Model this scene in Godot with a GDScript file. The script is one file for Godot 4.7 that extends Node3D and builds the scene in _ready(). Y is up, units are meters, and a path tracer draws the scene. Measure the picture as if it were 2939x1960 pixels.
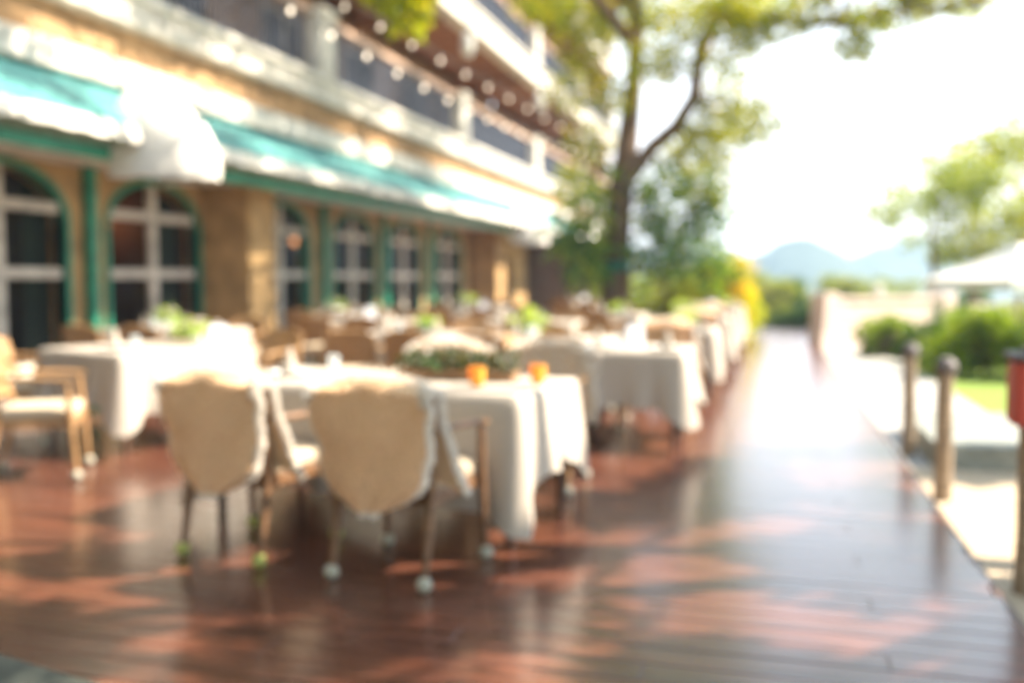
extends Node3D
# Restaurant terrace beside a hotel: x to the right across the deck, -z along the walkway, y up, metres.

var rng := RandomNumberGenerator.new()
var taken := {}
var M := {}

func C(r: float, g: float, b: float) -> Color:
	return Color(r, g, b).linear_to_srgb()

func V(x: float, y: float, ahead: float) -> Vector3:      # ahead = metres along the walkway
	return Vector3(x, y, -ahead)

# ---------------------------------------------------------------- tree of nodes
func put(o: Node3D, called: String, parent: Node = null) -> void:
	var p: Node = parent if parent else self
	var key := str(p.get_instance_id()) + called
	var n: int = taken.get(key, 0)
	taken[key] = n + 1
	o.name = called if n == 0 else "%s_%03d" % [called, n]
	p.add_child(o, true)

func tag(o: Node3D, label: String, category := "", group := "", kind := "") -> Node3D:
	if label != "": o.set_meta("label", label)
	if category != "": o.set_meta("category", category)
	if group != "": o.set_meta("group", group)
	if kind != "": o.set_meta("kind", kind)
	return o

func thing(called: String, label: String, category: String, at := Vector3.ZERO, turn := 0.0, group := "") -> Node3D:
	var o := Node3D.new()
	put(o, called)
	o.position = at
	o.rotation.y = turn
	tag(o, label, category, group)
	return o

func mi(called: String, mesh: Mesh, mat: Material, parent: Node = null, at := Vector3.ZERO) -> MeshInstance3D:
	var o := MeshInstance3D.new()
	o.mesh = mesh
	o.material_override = mat
	o.position = at
	put(o, called, parent)
	return o

func obj(called: String, st: SurfaceTool, mat: Material, parent: Node = null, at := Vector3.ZERO) -> MeshInstance3D:
	return mi(called, st.commit(), mat, parent, at)

func again(src: Node3D, at: Vector3, turn: float, label: String, group := "") -> Node3D:
	var o: Node3D = src.duplicate()
	var base := String(src.name).rstrip("0123456789").rstrip("_")
	put(o, base)
	o.position = at
	o.rotation.y = turn
	tag(o, label, "", group)
	return o

# ---------------------------------------------------------------- shapes
func new_st() -> SurfaceTool:
	var st := SurfaceTool.new()
	st.begin(Mesh.PRIMITIVE_TRIANGLES)
	return st

func tri(st: SurfaceTool, a: Vector3, b: Vector3, c: Vector3, n: Vector3) -> void:
	# front faces run clockwise
	if (b - a).cross(c - a).dot(n) > 0.0:
		var t := b
		b = c
		c = t
	st.set_normal(n)
	st.add_vertex(a)
	st.set_normal(n)
	st.add_vertex(b)
	st.set_normal(n)
	st.add_vertex(c)

func quad(st: SurfaceTool, a: Vector3, b: Vector3, c: Vector3, d: Vector3, n: Vector3) -> void:
	tri(st, a, b, c, n)
	tri(st, a, c, d, n)

func box(st: SurfaceTool, c: Vector3, s: Vector3, turn := Basis.IDENTITY) -> void:
	var h := s * 0.5
	for ax in 3:
		for sg in [-1.0, 1.0]:
			var n := Vector3.ZERO
			n[ax] = sg
			var u := Vector3.ZERO
			u[(ax + 1) % 3] = h[(ax + 1) % 3]
			var v := Vector3.ZERO
			v[(ax + 2) % 3] = h[(ax + 2) % 3]
			var m := n * h
			quad(st, c + turn * (m - u - v), c + turn * (m + u - v), c + turn * (m + u + v), c + turn * (m - u + v), turn * n)

func box_obj(called: String, c: Vector3, s: Vector3, mat: Material, parent: Node = null, turn := Basis.IDENTITY) -> MeshInstance3D:
	var st := new_st()
	box(st, Vector3.ZERO, s)
	var o := obj(called, st, mat, parent, c)
	o.basis = turn
	return o

func chamfered(st: SurfaceTool, c: Vector3, s: Vector3, b: float, turn := Basis.IDENTITY) -> void:
	rounded(st, c, s, b, 2, turn)

# a box with rounded edges: a subdivided cube whose vertices keep radius r round an inner box
func rounded(st: SurfaceTool, c: Vector3, s: Vector3, r: float, sides := 4, turn := Basis.IDENTITY, bend := 0.0) -> void:
	var n := maxi(sides, 3)
	var h := s * 0.5
	var inner := h - Vector3(r, r, r)
	for ax in 3:
		for sg in [-1.0, 1.0]:
			var pts: Array[Vector3] = []
			var nor: Array[Vector3] = []
			for i in n + 1:
				for j in n + 1:
					var p := Vector3.ZERO
					p[ax] = sg * h[ax]
					p[(ax + 1) % 3] = grid_at(i, n, h[(ax + 1) % 3], r)
					p[(ax + 2) % 3] = grid_at(j, n, h[(ax + 2) % 3], r)
					var q := Vector3(clampf(p.x, -inner.x, inner.x), clampf(p.y, -inner.y, inner.y), clampf(p.z, -inner.z, inner.z))
					var d := (p - q).normalized()
					var w := q + d * r
					w.z += bend * (1.0 - pow(w.x / h.x, 2))
					pts.append(c + turn * w)
					nor.append(turn * d)
			for i in n:
				for j in n:
					var k := i * (n + 1) + j
					smooth_quad(st, pts[k], pts[k + n + 1], pts[k + n + 2], pts[k + 1], nor[k], nor[k + n + 1], nor[k + n + 2], nor[k + 1])

func grid_at(i: int, n: int, h: float, r: float) -> float:
	if i == 0: return -h
	if i == n: return h
	return lerpf(-h + r, h - r, float(i - 1) / float(n - 2))

func smooth_quad(st: SurfaceTool, a: Vector3, b: Vector3, c: Vector3, d: Vector3, na: Vector3, nb: Vector3, nc: Vector3, nd: Vector3) -> void:
	smooth_tri(st, a, b, c, na, nb, nc)
	smooth_tri(st, a, c, d, na, nc, nd)

func smooth_tri(st: SurfaceTool, a: Vector3, b: Vector3, c: Vector3, na: Vector3, nb: Vector3, nc: Vector3) -> void:
	var flip := (b - a).cross(c - a).dot(na + nb + nc) > 0.0
	st.set_normal(na)
	st.add_vertex(a)
	if flip:
		st.set_normal(nc)
		st.add_vertex(c)
		st.set_normal(nb)
		st.add_vertex(b)
	else:
		st.set_normal(nb)
		st.add_vertex(b)
		st.set_normal(nc)
		st.add_vertex(c)

func tube(st: SurfaceTool, pts: Array, radii: Array, sides := 8, flat := 1.0) -> void:
	var rings := []
	var norms := []
	var side := Vector3.ZERO
	for i in pts.size():
		var t: Vector3 = (pts[mini(i + 1, pts.size() - 1)] - pts[maxi(i - 1, 0)]).normalized()
		if side == Vector3.ZERO:
			side = t.cross(Vector3.UP if absf(t.y) < 0.9 else Vector3.RIGHT).normalized()
		side = (side - t * side.dot(t)).normalized()
		var other := t.cross(side)
		var ring: Array[Vector3] = []
		var nr: Array[Vector3] = []
		for k in sides:
			var a := TAU * k / sides
			var d := side * cos(a) + other * sin(a) * flat
			ring.append(pts[i] + d * float(radii[mini(i, radii.size() - 1)]))
			nr.append(d.normalized())
		rings.append(ring)
		norms.append(nr)
	for i in pts.size() - 1:
		for k in sides:
			var l := (k + 1) % sides
			smooth_quad(st, rings[i][k], rings[i][l], rings[i + 1][l], rings[i + 1][k], norms[i][k], norms[i][l], norms[i + 1][l], norms[i + 1][k])
	for e in [0, pts.size() - 1]:
		var nn: Vector3 = (pts[0] - pts[1]).normalized() if e == 0 else (pts[e] - pts[e - 1]).normalized()
		for k in sides:
			tri(st, pts[e], rings[e][k], rings[e][(k + 1) % sides], nn)

func lathe(st: SurfaceTool, profile: Array, sides := 16, at := Vector3.ZERO, arc := TAU, start := 0.0) -> void:
	for i in profile.size() - 1:
		var a: Vector2 = profile[i]
		var b: Vector2 = profile[i + 1]
		var e := (b - a).normalized()
		for k in sides:
			var f0 := start + arc * k / sides
			var f1 := start + arc * (k + 1) / sides
			var d0 := Vector3(cos(f0), 0, sin(f0))
			var d1 := Vector3(cos(f1), 0, sin(f1))
			var n0 := d0 * e.y - Vector3.UP * e.x
			var n1 := d1 * e.y - Vector3.UP * e.x
			smooth_quad(st, at + d0 * a.x + Vector3.UP * a.y, at + d1 * a.x + Vector3.UP * a.y, at + d1 * b.x + Vector3.UP * b.y, at + d0 * b.x + Vector3.UP * b.y, n0, n1, n1, n0)

func ball(st: SurfaceTool, c: Vector3, r: Vector3, n := 12) -> void:
	var prof := []
	for i in n + 1:
		var a := -PI / 2 + PI * i / n
		prof.append(Vector2(cos(a), sin(a)))
	for i in n:
		for k in n * 2:
			var f0 := TAU * k / (n * 2)
			var f1 := TAU * (k + 1) / (n * 2)
			var p := [dir3(prof[i], f0), dir3(prof[i], f1), dir3(prof[i + 1], f1), dir3(prof[i + 1], f0)]
			smooth_quad(st, c + p[0] * r, c + p[1] * r, c + p[2] * r, c + p[3] * r, (p[0] / r).normalized(), (p[1] / r).normalized(), (p[2] / r).normalized(), (p[3] / r).normalized())

func dir3(p: Vector2, f: float) -> Vector3:
	return Vector3(p.x * cos(f), p.y, p.x * sin(f))

# a sheet given by fn(u, v) -> point, u and v in 0..1, with thickness
func sheet(st: SurfaceTool, fn: Callable, nu: int, nv: int, thick := 0.0) -> void:
	var pts := []
	for i in nu + 1:
		var row := []
		for j in nv + 1:
			row.append(fn.call(float(i) / nu, float(j) / nv))
		pts.append(row)
	var nor := []
	for i in nu + 1:
		var row := []
		for j in nv + 1:
			var du: Vector3 = pts[mini(i + 1, nu)][j] - pts[maxi(i - 1, 0)][j]
			var dv: Vector3 = pts[i][mini(j + 1, nv)] - pts[i][maxi(j - 1, 0)]
			row.append(du.cross(dv).normalized())
		nor.append(row)
	for s in ([1.0, -1.0] if thick > 0.0 else [1.0]):
		var h: float = thick * 0.5 * s
		for i in nu:
			for j in nv:
				smooth_quad(st, pts[i][j] + nor[i][j] * h, pts[i + 1][j] + nor[i + 1][j] * h, pts[i + 1][j + 1] + nor[i + 1][j + 1] * h, pts[i][j + 1] + nor[i][j + 1] * h,
					nor[i][j] * s, nor[i + 1][j] * s, nor[i + 1][j + 1] * s, nor[i][j + 1] * s)
	if thick > 0.0:
		var h := thick * 0.5
		for j in nv:
			for i in [0, nu]:
				var out: Vector3 = (pts[i][j] - pts[1 if i == 0 else nu - 1][j]).normalized()
				quad(st, pts[i][j] - nor[i][j] * h, pts[i][j + 1] - nor[i][j + 1] * h, pts[i][j + 1] + nor[i][j + 1] * h, pts[i][j] + nor[i][j] * h, out)
		for i in nu:
			for j in [0, nv]:
				var out: Vector3 = (pts[i][j] - pts[i][1 if j == 0 else nv - 1]).normalized()
				quad(st, pts[i][j] - nor[i][j] * h, pts[i + 1][j] - nor[i + 1][j] * h, pts[i + 1][j] + nor[i + 1][j] * h, pts[i][j] + nor[i][j] * h, out)

# an outline in (a, b) pushed out from c0 to c1; place(a, b, c) -> point
func prism(st: SurfaceTool, outline: PackedVector2Array, c0: float, c1: float, place: Callable) -> void:
	var idx := Geometry2D.triangulate_polygon(outline)
	var o: Vector3 = place.call(0.0, 0.0, 0.0)
	var nc: Vector3 = (place.call(0.0, 0.0, 1.0) - o).normalized()
	for i in range(0, idx.size(), 3):
		for c in [c0, c1]:
			tri(st, place.call(outline[idx[i]].x, outline[idx[i]].y, c), place.call(outline[idx[i + 1]].x, outline[idx[i + 1]].y, c), place.call(outline[idx[i + 2]].x, outline[idx[i + 2]].y, c), nc if c == maxf(c0, c1) else -nc)
	var area := 0.0
	for i in outline.size():
		area += outline[i].cross(outline[(i + 1) % outline.size()])
	for i in outline.size():
		var a := outline[i]
		var b := outline[(i + 1) % outline.size()]
		var e := (b - a).normalized()
		var m := Vector2(e.y, -e.x) * signf(area)
		var n: Vector3 = (place.call(m.x, m.y, 0.0) - o).normalized()
		quad(st, place.call(a.x, a.y, c0), place.call(b.x, b.y, c0), place.call(b.x, b.y, c1), place.call(a.x, a.y, c1), n)

# ---------------------------------------------------------------- materials
func noise_image(n: int, frequency: float, sd: int, stretch := Vector2.ONE, low := 0.7, high := 1.0, octaves := 4) -> Image:
	var f := FastNoiseLite.new()
	f.seed = sd
	f.frequency = frequency
	f.fractal_octaves = octaves
	var im := Image.create_empty(n, n, true, Image.FORMAT_RGB8)
	for y in n:
		for x in n:
			# blended over the edges so that it repeats without a seam
			var u := float(x) / n
			var v := float(y) / n
			var a := lerpf(f.get_noise_2d(x * stretch.x, y * stretch.y), f.get_noise_2d((x - n) * stretch.x, y * stretch.y), u)
			var b := lerpf(f.get_noise_2d(x * stretch.x, (y - n) * stretch.y), f.get_noise_2d((x - n) * stretch.x, (y - n) * stretch.y), u)
			var g := clampf(lerpf(a, b, v) * 1.3 + 0.5, 0.0, 1.0)
			var k := lerpf(low, high, g)
			im.set_pixel(x, y, Color(k, k, k))
	im.generate_mipmaps()
	return im

func tex(im: Image) -> ImageTexture:
	return ImageTexture.create_from_image(im)

func bumps(im: Image, strength: float) -> ImageTexture:
	var b: Image = im.duplicate()
	b.convert(Image.FORMAT_RGBA8)
	b.bump_map_to_normal_map(strength)
	return ImageTexture.create_from_image(b)

func mat(color: Color, rough := 0.8, t: Texture2D = null, scale := 1.0, nt: Texture2D = null, ns := 0.5) -> StandardMaterial3D:
	var m := StandardMaterial3D.new()
	m.albedo_color = color
	m.roughness = rough
	if t:
		m.albedo_texture = t
	if nt:
		m.normal_enabled = true
		m.normal_texture = nt
		m.normal_scale = ns
	if t or nt:
		m.uv1_triplanar = true
		m.uv1_world_triplanar = true
		m.uv1_scale = Vector3.ONE * scale
	return m

func leaf_mat(rough := 0.5, glow := Color(0.25, 0.3, 0.04)) -> StandardMaterial3D:
	var m := StandardMaterial3D.new()
	m.albedo_color = Color.WHITE
	m.vertex_color_use_as_albedo = true
	m.roughness = rough
	m.backlight_enabled = true
	m.backlight = glow
	m.metallic_specular = 0.5
	return m

func make_materials() -> void:
	var grain := noise_image(256, 0.02, 3, Vector2(0.35, 5.0), 0.62, 1.0)
	var grain_t := tex(grain)
	var grain_n := bumps(grain, 3.0)
	var blotch := noise_image(256, 0.018, 5, Vector2.ONE, 0.75, 1.0)
	var blotch_t := tex(blotch)
	var fine := noise_image(256, 0.11, 8, Vector2.ONE, 0.7, 1.0)
	var fine_t := tex(fine)
	var fine_n := bumps(fine, 4.0)
	var weave := noise_image(256, 0.2, 11, Vector2(1, 1), 0.85, 1.0, 2)
	var weave_t := tex(weave)
	var weave_n := bumps(weave, 2.0)
	M.planks = []
	for c in [C(.165, .058, .033), C(.15, .054, .032), C(.178, .063, .036), C(.142, .053, .032), C(.16, .06, .037)]:
		var m := mat(c, 0.24, grain_t, 0.6, grain_n, 0.12)
		m.metallic_specular = 0.6
		m.clearcoat_enabled = true
		m.clearcoat = 0.45
		m.clearcoat_roughness = 0.18
		M.planks.append(m)
	M.deck_under = mat(C(.03, .022, .018), 0.9)
	M.stucco = mat(C(.47, .285, .135), 0.9, blotch_t, 0.5, fine_n, 0.3)
	M.stucco_low = mat(C(.50, .315, .13), 0.9, blotch_t, 0.5, fine_n, 0.3)
	M.cream = mat(C(.74, .70, .61), 0.8, blotch_t, 0.6)
	M.white_trim = mat(C(.72, .66, .56), 0.6, blotch_t, 0.9)
	M.soffit = mat(C(.34, .17, .08), 0.8, blotch_t, 0.4)
	M.green = mat(C(.025, .29, .175), 0.45, blotch_t, 1.2)
	M.gutter = mat(C(.21, .29, .225), 0.5, blotch_t, 1.0)
	M.teal = mat(C(.085, .315, .30), 0.6, blotch_t, 0.7)
	M.rail = mat(C(.075, .09, .125), 0.5)
	M.hand_rail = mat(C(.56, .38, .27), 0.7, blotch_t, 0.8)
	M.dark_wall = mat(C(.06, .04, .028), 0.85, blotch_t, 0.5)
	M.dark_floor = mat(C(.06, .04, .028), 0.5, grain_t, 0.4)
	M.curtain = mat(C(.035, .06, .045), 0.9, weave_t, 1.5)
	M.door = mat(C(.20, .10, .055), 0.6, grain_t, 0.6)
	var glass := StandardMaterial3D.new()
	glass.albedo_color = Color(0.12, 0.13, 0.13, 0.08)
	glass.transparency = BaseMaterial3D.TRANSPARENCY_ALPHA
	glass.roughness = 0.03
	glass.metallic_specular = 0.12
	M.glass = glass
	var tumbler := StandardMaterial3D.new()
	tumbler.albedo_color = Color(0.9, 0.95, 0.97, 0.22)
	tumbler.transparency = BaseMaterial3D.TRANSPARENCY_ALPHA
	tumbler.roughness = 0.05
	M.tumbler = tumbler
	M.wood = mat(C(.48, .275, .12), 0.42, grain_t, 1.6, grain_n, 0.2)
	M.wood_shaded = mat(C(.24, .125, .06), 0.42, grain_t, 1.6, grain_n, 0.2)  # chair wood darkened, shade on the two near chairs put into its colour
	M.wood_light = mat(C(.46, .27, .11), 0.42, grain_t, 1.6, grain_n, 0.2)
	M.wood_dark = mat(C(.12, .06, .035), 0.45, grain_t, 1.6, grain_n, 0.2)
	M.cushion = mat(C(.55, .45, .32), 0.9, weave_t, 5.0, weave_n, 0.4)
	M.linen = mat(C(.43, .378, .315), 0.85, weave_t, 4.0, weave_n, 0.3)
	M.hide = mat(C(.74, .50, .30), 0.95, weave_t, 2.2, fine_n, 0.3)
	M.fleece = mat(C(.92, .66, .42), 0.95)
	M.wool = mat(C(.78, .72, .64), 0.95)
	M.wool.rim_enabled = true
	M.wool.rim = 0.5
	M.tennis = mat(C(.34, .36, .10), 0.95)
	M.felt = mat(C(.36, .35, .28), 0.95)
	M.bark = mat(C(.20, .125, .078), 0.9, fine_t, 1.3, fine_n, 1.0)
	M.bark_pale = mat(C(.30, .22, .15), 0.9, fine_t, 1.3, fine_n, 1.0)
	M.leaf = leaf_mat(0.3, Color(1.0, 0.96, 0.15))
	M.leaf_dark = leaf_mat(0.25, Color(0.5, 0.7, 0.2))
	M.petal = leaf_mat(0.7, Color(1.0, 0.95, 0.3))
	M.sand = mat(C(.56, .44, .30), 0.95, fine_t, 0.8, fine_n, 0.6)
	M.soil = mat(C(.20, .17, .10), 0.95, fine_t, 0.3, fine_n, 0.5)
	M.concrete = mat(C(.30, .32, .28), 0.8, blotch_t, 0.8, fine_n, 0.3)
	M.stone = mat(C(.08, .09, .072), 0.7, blotch_t, 0.9, fine_n, 0.3)
	M.paving = mat(C(.46, .44, .40), 0.6, blotch_t, 0.6, fine_n, 0.2)
	M.lawn = mat(C(.20, .30, .025), 0.9, fine_t, 1.0, fine_n, 1.0)
	M.hill = mat(C(.05, .085, .05), 0.95, fine_t, 0.03)
	M.pink = mat(C(.80, .62, .53), 0.9, blotch_t, 0.5, fine_n, 0.3)
	M.post = mat(C(.44, .33, .22), 0.85, grain_t, 1.2, grain_n, 0.6)
	M.post_cap = mat(C(.10, .085, .08), 0.6)
	M.red = mat(C(.42, .055, .035), 0.5)
	M.rope = mat(C(.16, .13, .10), 0.95)
	M.canvas = mat(C(.80, .77, .70), 0.85, weave_t, 3.0)
	M.canvas.backlight_enabled = true
	M.canvas.backlight = Color(0.35, 0.34, 0.3)
	M.metal = mat(C(.25, .25, .25), 0.4)
	M.cable = mat(C(.05, .05, .05), 0.6)
	M.brass = mat(C(.5, .32, .12), 0.35)
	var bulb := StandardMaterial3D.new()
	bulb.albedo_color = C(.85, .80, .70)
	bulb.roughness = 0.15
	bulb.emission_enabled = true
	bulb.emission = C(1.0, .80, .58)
	bulb.emission_energy_multiplier = 0.6  # faint glow stands in for sun glints on the bulb glass
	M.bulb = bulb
	var lantern := StandardMaterial3D.new()
	lantern.albedo_color = C(.85, .83, .78)
	lantern.roughness = 0.6
	M.lantern = lantern
	var pend := StandardMaterial3D.new()
	pend.albedo_color = C(.8, .5, .3)
	pend.emission_enabled = true
	pend.emission = C(1.0, .42, .16)
	pend.emission_energy_multiplier = 0.5
	M.pendant = pend
	var amber := StandardMaterial3D.new()
	amber.albedo_color = C(.85, .56, .08)
	amber.roughness = 0.15
	amber.backlight_enabled = true
	amber.backlight = Color(0.9, 0.5, 0.05)
	M.amber = amber
	M.teal_band = mat(C(.01, .17, .13), 0.7)
	M.plate = mat(C(.8, .8, .78), 0.2)
	M.card = mat(C(.82, .83, .86), 0.7)
	M.pot = mat(C(.12, .19, .15), 0.5)
	M.tray = mat(C(.36, .20, .09), 0.6, grain_t, 2.0)
	M.terracotta = mat(C(.36, .14, .09), 0.8)

# ---------------------------------------------------------------- plants
func leaf_shape(wide := 0.42, fold := 0.12, droop := 0.15) -> ArrayMesh:
	var st := new_st()
	var a := Vector3.ZERO
	var tip := Vector3(0, -droop, 1)
	var mid := Vector3(0, -droop * 0.2, 0.5)
	var l := Vector3(-wide * 0.5, fold, 0.45)
	var r := Vector3(wide * 0.5, fold, 0.45)
	for t in [[a, l, mid], [l, tip, mid], [a, mid, r], [mid, tip, r]]:
		var n: Vector3 = (t[1] - t[0]).cross(t[2] - t[0]).normalized()
		if n.y < 0: n = -n
		tri(st, t[0], t[1], t[2], n)
	return st.commit()

# leaves spread through clumps [centre, radius (Vector3), count]; colours in linear light
func leaves(called: String, clumps: Array, size: Vector2, colors: Array, mesh: Mesh, m: Material, parent: Node3D, sd: int, up := 0.5) -> MultiMeshInstance3D:
	rng.seed = sd
	var total := 0
	for c in clumps: total += int(c[2])
	var buf := PackedFloat32Array()
	buf.resize(total * 16)
	var at := 0
	for c in clumps:
		var tone := rng.randf_range(0.75, 1.2)
		var centre: Vector3 = c[0]
		var rad: Vector3 = c[1] if c[1] is Vector3 else Vector3.ONE * float(c[1])
		for i in int(c[2]):
			var d := Vector3(rng.randfn(), rng.randfn(), rng.randfn()).normalized()
			var r := pow(rng.randf(), 0.5)
			var p := centre + d * rad * r * rng.randf_range(0.8, 1.15)
			var s := rng.randf_range(size.x, size.y)
			var ahead := (d + Vector3(rng.randfn(), rng.randfn() * 0.5 - 0.25, rng.randfn()) * 0.7).normalized()
			var top := (Vector3.UP * up + Vector3(rng.randfn(), rng.randfn(), rng.randfn()) * 0.45)
			var side := top.cross(ahead)
			if side.length() < 0.01: side = Vector3.RIGHT
			side = side.normalized()
			top = ahead.cross(side)
			var col: Color = colors[rng.randi() % colors.size()]
			var k := tone * rng.randf_range(0.75, 1.25)
			var w := [side.x * s, top.x * s, ahead.x * s, p.x, side.y * s, top.y * s, ahead.y * s, p.y, side.z * s, top.z * s, ahead.z * s, p.z, col.r * k, col.g * k, col.b * k, 1.0]
			for q in 16: buf[at + q] = w[q]
			at += 16
	var mm := MultiMesh.new()
	mm.transform_format = MultiMesh.TRANSFORM_3D
	mm.use_colors = true
	mm.mesh = mesh
	mm.instance_count = total
	mm.buffer = buf
	var o := MultiMeshInstance3D.new()
	o.multimesh = mm
	o.material_override = m
	put(o, called, parent)
	o.set_meta("kind", "stuff")
	return o

func wiggle(a: Vector3, b: Vector3, n: int, amount: float) -> Array:
	var pts := []
	for i in n + 1:
		var t := float(i) / n
		var p := a.lerp(b, t)
		if i > 0 and i < n:
			p += Vector3(rng.randfn(), rng.randfn(), rng.randfn()) * amount
		pts.append(p)
	return pts

func taper(r0: float, r1: float, n: int) -> Array:
	var out := []
	for i in n + 1: out.append(lerpf(r0, r1, float(i) / n))
	return out

# twigs from the nearest limb point to each clump
func twigs(st: SurfaceTool, limb_pts: Array, clumps: Array, r0 := 0.03, most := 3.5) -> void:
	for c in clumps:
		var best: Vector3 = limb_pts[0]
		for p in limb_pts:
			if p.distance_to(c[0]) < best.distance_to(c[0]): best = p
		if best.distance_to(c[0]) < most:
			var w := wiggle(best, c[0], 4, 0.08)
			tube(st, w, taper(r0, 0.008, 4), 5)

func small_tree(called: String, label: String, at: Vector3, high: float, spread: float, n_clumps: int, per: int, size: Vector2, colors: Array, sd: int, group := "", bark: Material = null, low := 0.35, dark := false) -> Node3D:
	var t := thing(called, label, "tree", at, 0.0, group)
	rng.seed = sd
	var st := new_st()
	var top := Vector3(rng.randfn() * 0.2, high * 0.8, rng.randfn() * 0.2)
	var w := wiggle(Vector3.ZERO, top, 6, 0.06 * spread)
	tube(st, w, taper(0.045 * high * 0.5 + 0.04, 0.03, 6), 9)
	var clumps := []
	for i in n_clumps:
		var a := rng.randf() * TAU
		var h := rng.randf_range(low, 1.0)
		var r := spread * sqrt(rng.randf()) * (0.45 + 0.75 * sin(clampf((h - low) / (1.0 - low), 0.05, 1.0) * PI * 0.85))
		clumps.append([Vector3(cos(a) * r, h * high, sin(a) * r), Vector3(1.0, 0.65, 1.0) * spread * rng.randf_range(0.2, 0.36), per])
	twigs(st, w, clumps, 0.03, 9.0)
	obj("trunk", st, bark if bark else M.bark_pale, t)
	leaves("crown", clumps, size, colors, M.leaf_mesh, M.leaf_dark if dark else M.leaf, t, sd + 1)
	return t

func bush(called: String, label: String, at: Vector3, r: Vector3, n_clumps: int, per: int, size: Vector2, colors: Array, sd: int, group := "", dark := false) -> Node3D:
	var t := thing(called, label, "shrub", at, 0.0, group)
	rng.seed = sd
	var st := new_st()
	var clumps := []
	for i in n_clumps:
		var a := rng.randf() * TAU
		var q := sqrt(rng.randf())
		var h := rng.randf_range(0.12, 1.0)
		var k := sqrt(maxf(0.1, 1.0 - pow(h - 0.35, 2) * 1.6))
		clumps.append([Vector3(cos(a) * r.x * q * k, h * r.y * 0.88, sin(a) * r.z * q * k), Vector3(r.x * 0.3, r.y * 0.16, r.z * 0.3), per])
	twigs(st, [Vector3.ZERO, Vector3(0, r.y * 0.2, 0)], clumps, 0.018, 9.0)
	obj("stem", st, M.bark, t)
	leaves("foliage", clumps, size, colors, M.leaf_mesh, M.leaf_dark if dark else M.leaf, t, sd + 1)
	return t

# ---------------------------------------------------------------- furniture
var chair_0: Node3D
var skin_0: Node3D
var n_chairs := 0
var n_skins := 0

func chair_stile(s: float, y: float) -> Vector3:      # the raked line of the back legs and back
	var z := 0.0
	if y < 0.42: z = lerpf(0.30, 0.215, y / 0.42)
	else: z = lerpf(0.215, 0.315, pow((y - 0.42) / 0.42, 1.2))
	return Vector3(s * lerpf(0.215, 0.205, y), y, z)

func make_chair(label: String, at: Vector3, turn: float, group: String, wood: Material, balls: Material) -> Node3D:
	var t := thing("armchair", label, "chair", at, turn, group)
	var st := new_st()
	rounded(st, Vector3(0, 0.435, 0.0), Vector3(0.46, 0.085, 0.45), 0.035, 6)
	obj("seat_cushion", st, M.cushion, t)
	st = new_st()
	for s in [-1.0, 1.0]:
		rounded(st, Vector3(s * 0.225, 0.375, 0.0), Vector3(0.025, 0.06, 0.43), 0.008, 2)
	rounded(st, Vector3(0, 0.375, -0.215), Vector3(0.42, 0.06, 0.025), 0.008, 2)
	rounded(st, Vector3(0, 0.375, 0.215), Vector3(0.40, 0.06, 0.025), 0.008, 2)
	obj("seat_rail", st, wood, t)
	# backrest: a slightly curved panel with a rounded top, cushion colour set into wood
	st = new_st()
	var back := func(u: float, v: float) -> Vector3:
		var y := lerpf(0.52, 0.84, v)
		var x := (u - 0.5) * 2.0
		y -= 0.05 * pow(absf(x), 4.0) * v
		var p := chair_stile(x, y)
		p.z += 0.035 * (1.0 - x * x)
		return p
	sheet(st, back, 10, 6, 0.026)
	obj("backrest", st, wood, t)
	for s in [-1.0, 1.0]:
		st = new_st()
		var pts := []
		var rr := []
		for k in 9:
			var y := lerpf(0.05, 0.80, k / 8.0)
			pts.append(chair_stile(s * 1.06, y))
			rr.append([0.0155, 0.018, 0.021, 0.023, 0.024, 0.022, 0.02, 0.019, 0.017][k])
		tube(st, pts, rr, 8)
		obj("leg", st, wood, t)
		st = new_st()
		tube(st, [Vector3(s * 0.262, 0.05, -0.235), Vector3(s * 0.258, 0.3, -0.215), Vector3(s * 0.256, 0.45, -0.205), Vector3(s * 0.262, 0.63, -0.19)], [0.0155, 0.02, 0.022, 0.018], 8)
		obj("leg", st, wood, t)
		st = new_st()
		tube(st, [chair_stile(s * 1.08, 0.67), Vector3(s * 0.262, 0.665, 0.1), Vector3(s * 0.275, 0.66, -0.1), Vector3(s * 0.27, 0.645, -0.225)], [0.017, 0.024, 0.026, 0.02], 8, 0.62)
		obj("armrest", st, wood, t)
		for z in [-1.0, 1.0]:
			st = new_st()
			ball(st, Vector3(s * 0.264, 0.034, -0.236) if z < 0 else Vector3(s * 0.228, 0.034, 0.295), Vector3.ONE * 0.034, 8)
			obj("foot_ball", st, balls, t)
	return t

func chair(x: float, ahead: float, deg: float, label: String, group := "chairs round the terrace tables") -> Node3D:
	n_chairs += 1
	if chair_0 == null:
		chair_0 = make_chair(label, V(x, 0, ahead), deg_to_rad(deg), group, M.wood, M.felt)
		return chair_0
	return again(chair_0, V(x, 0, ahead), deg_to_rad(deg), label, group)

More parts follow.
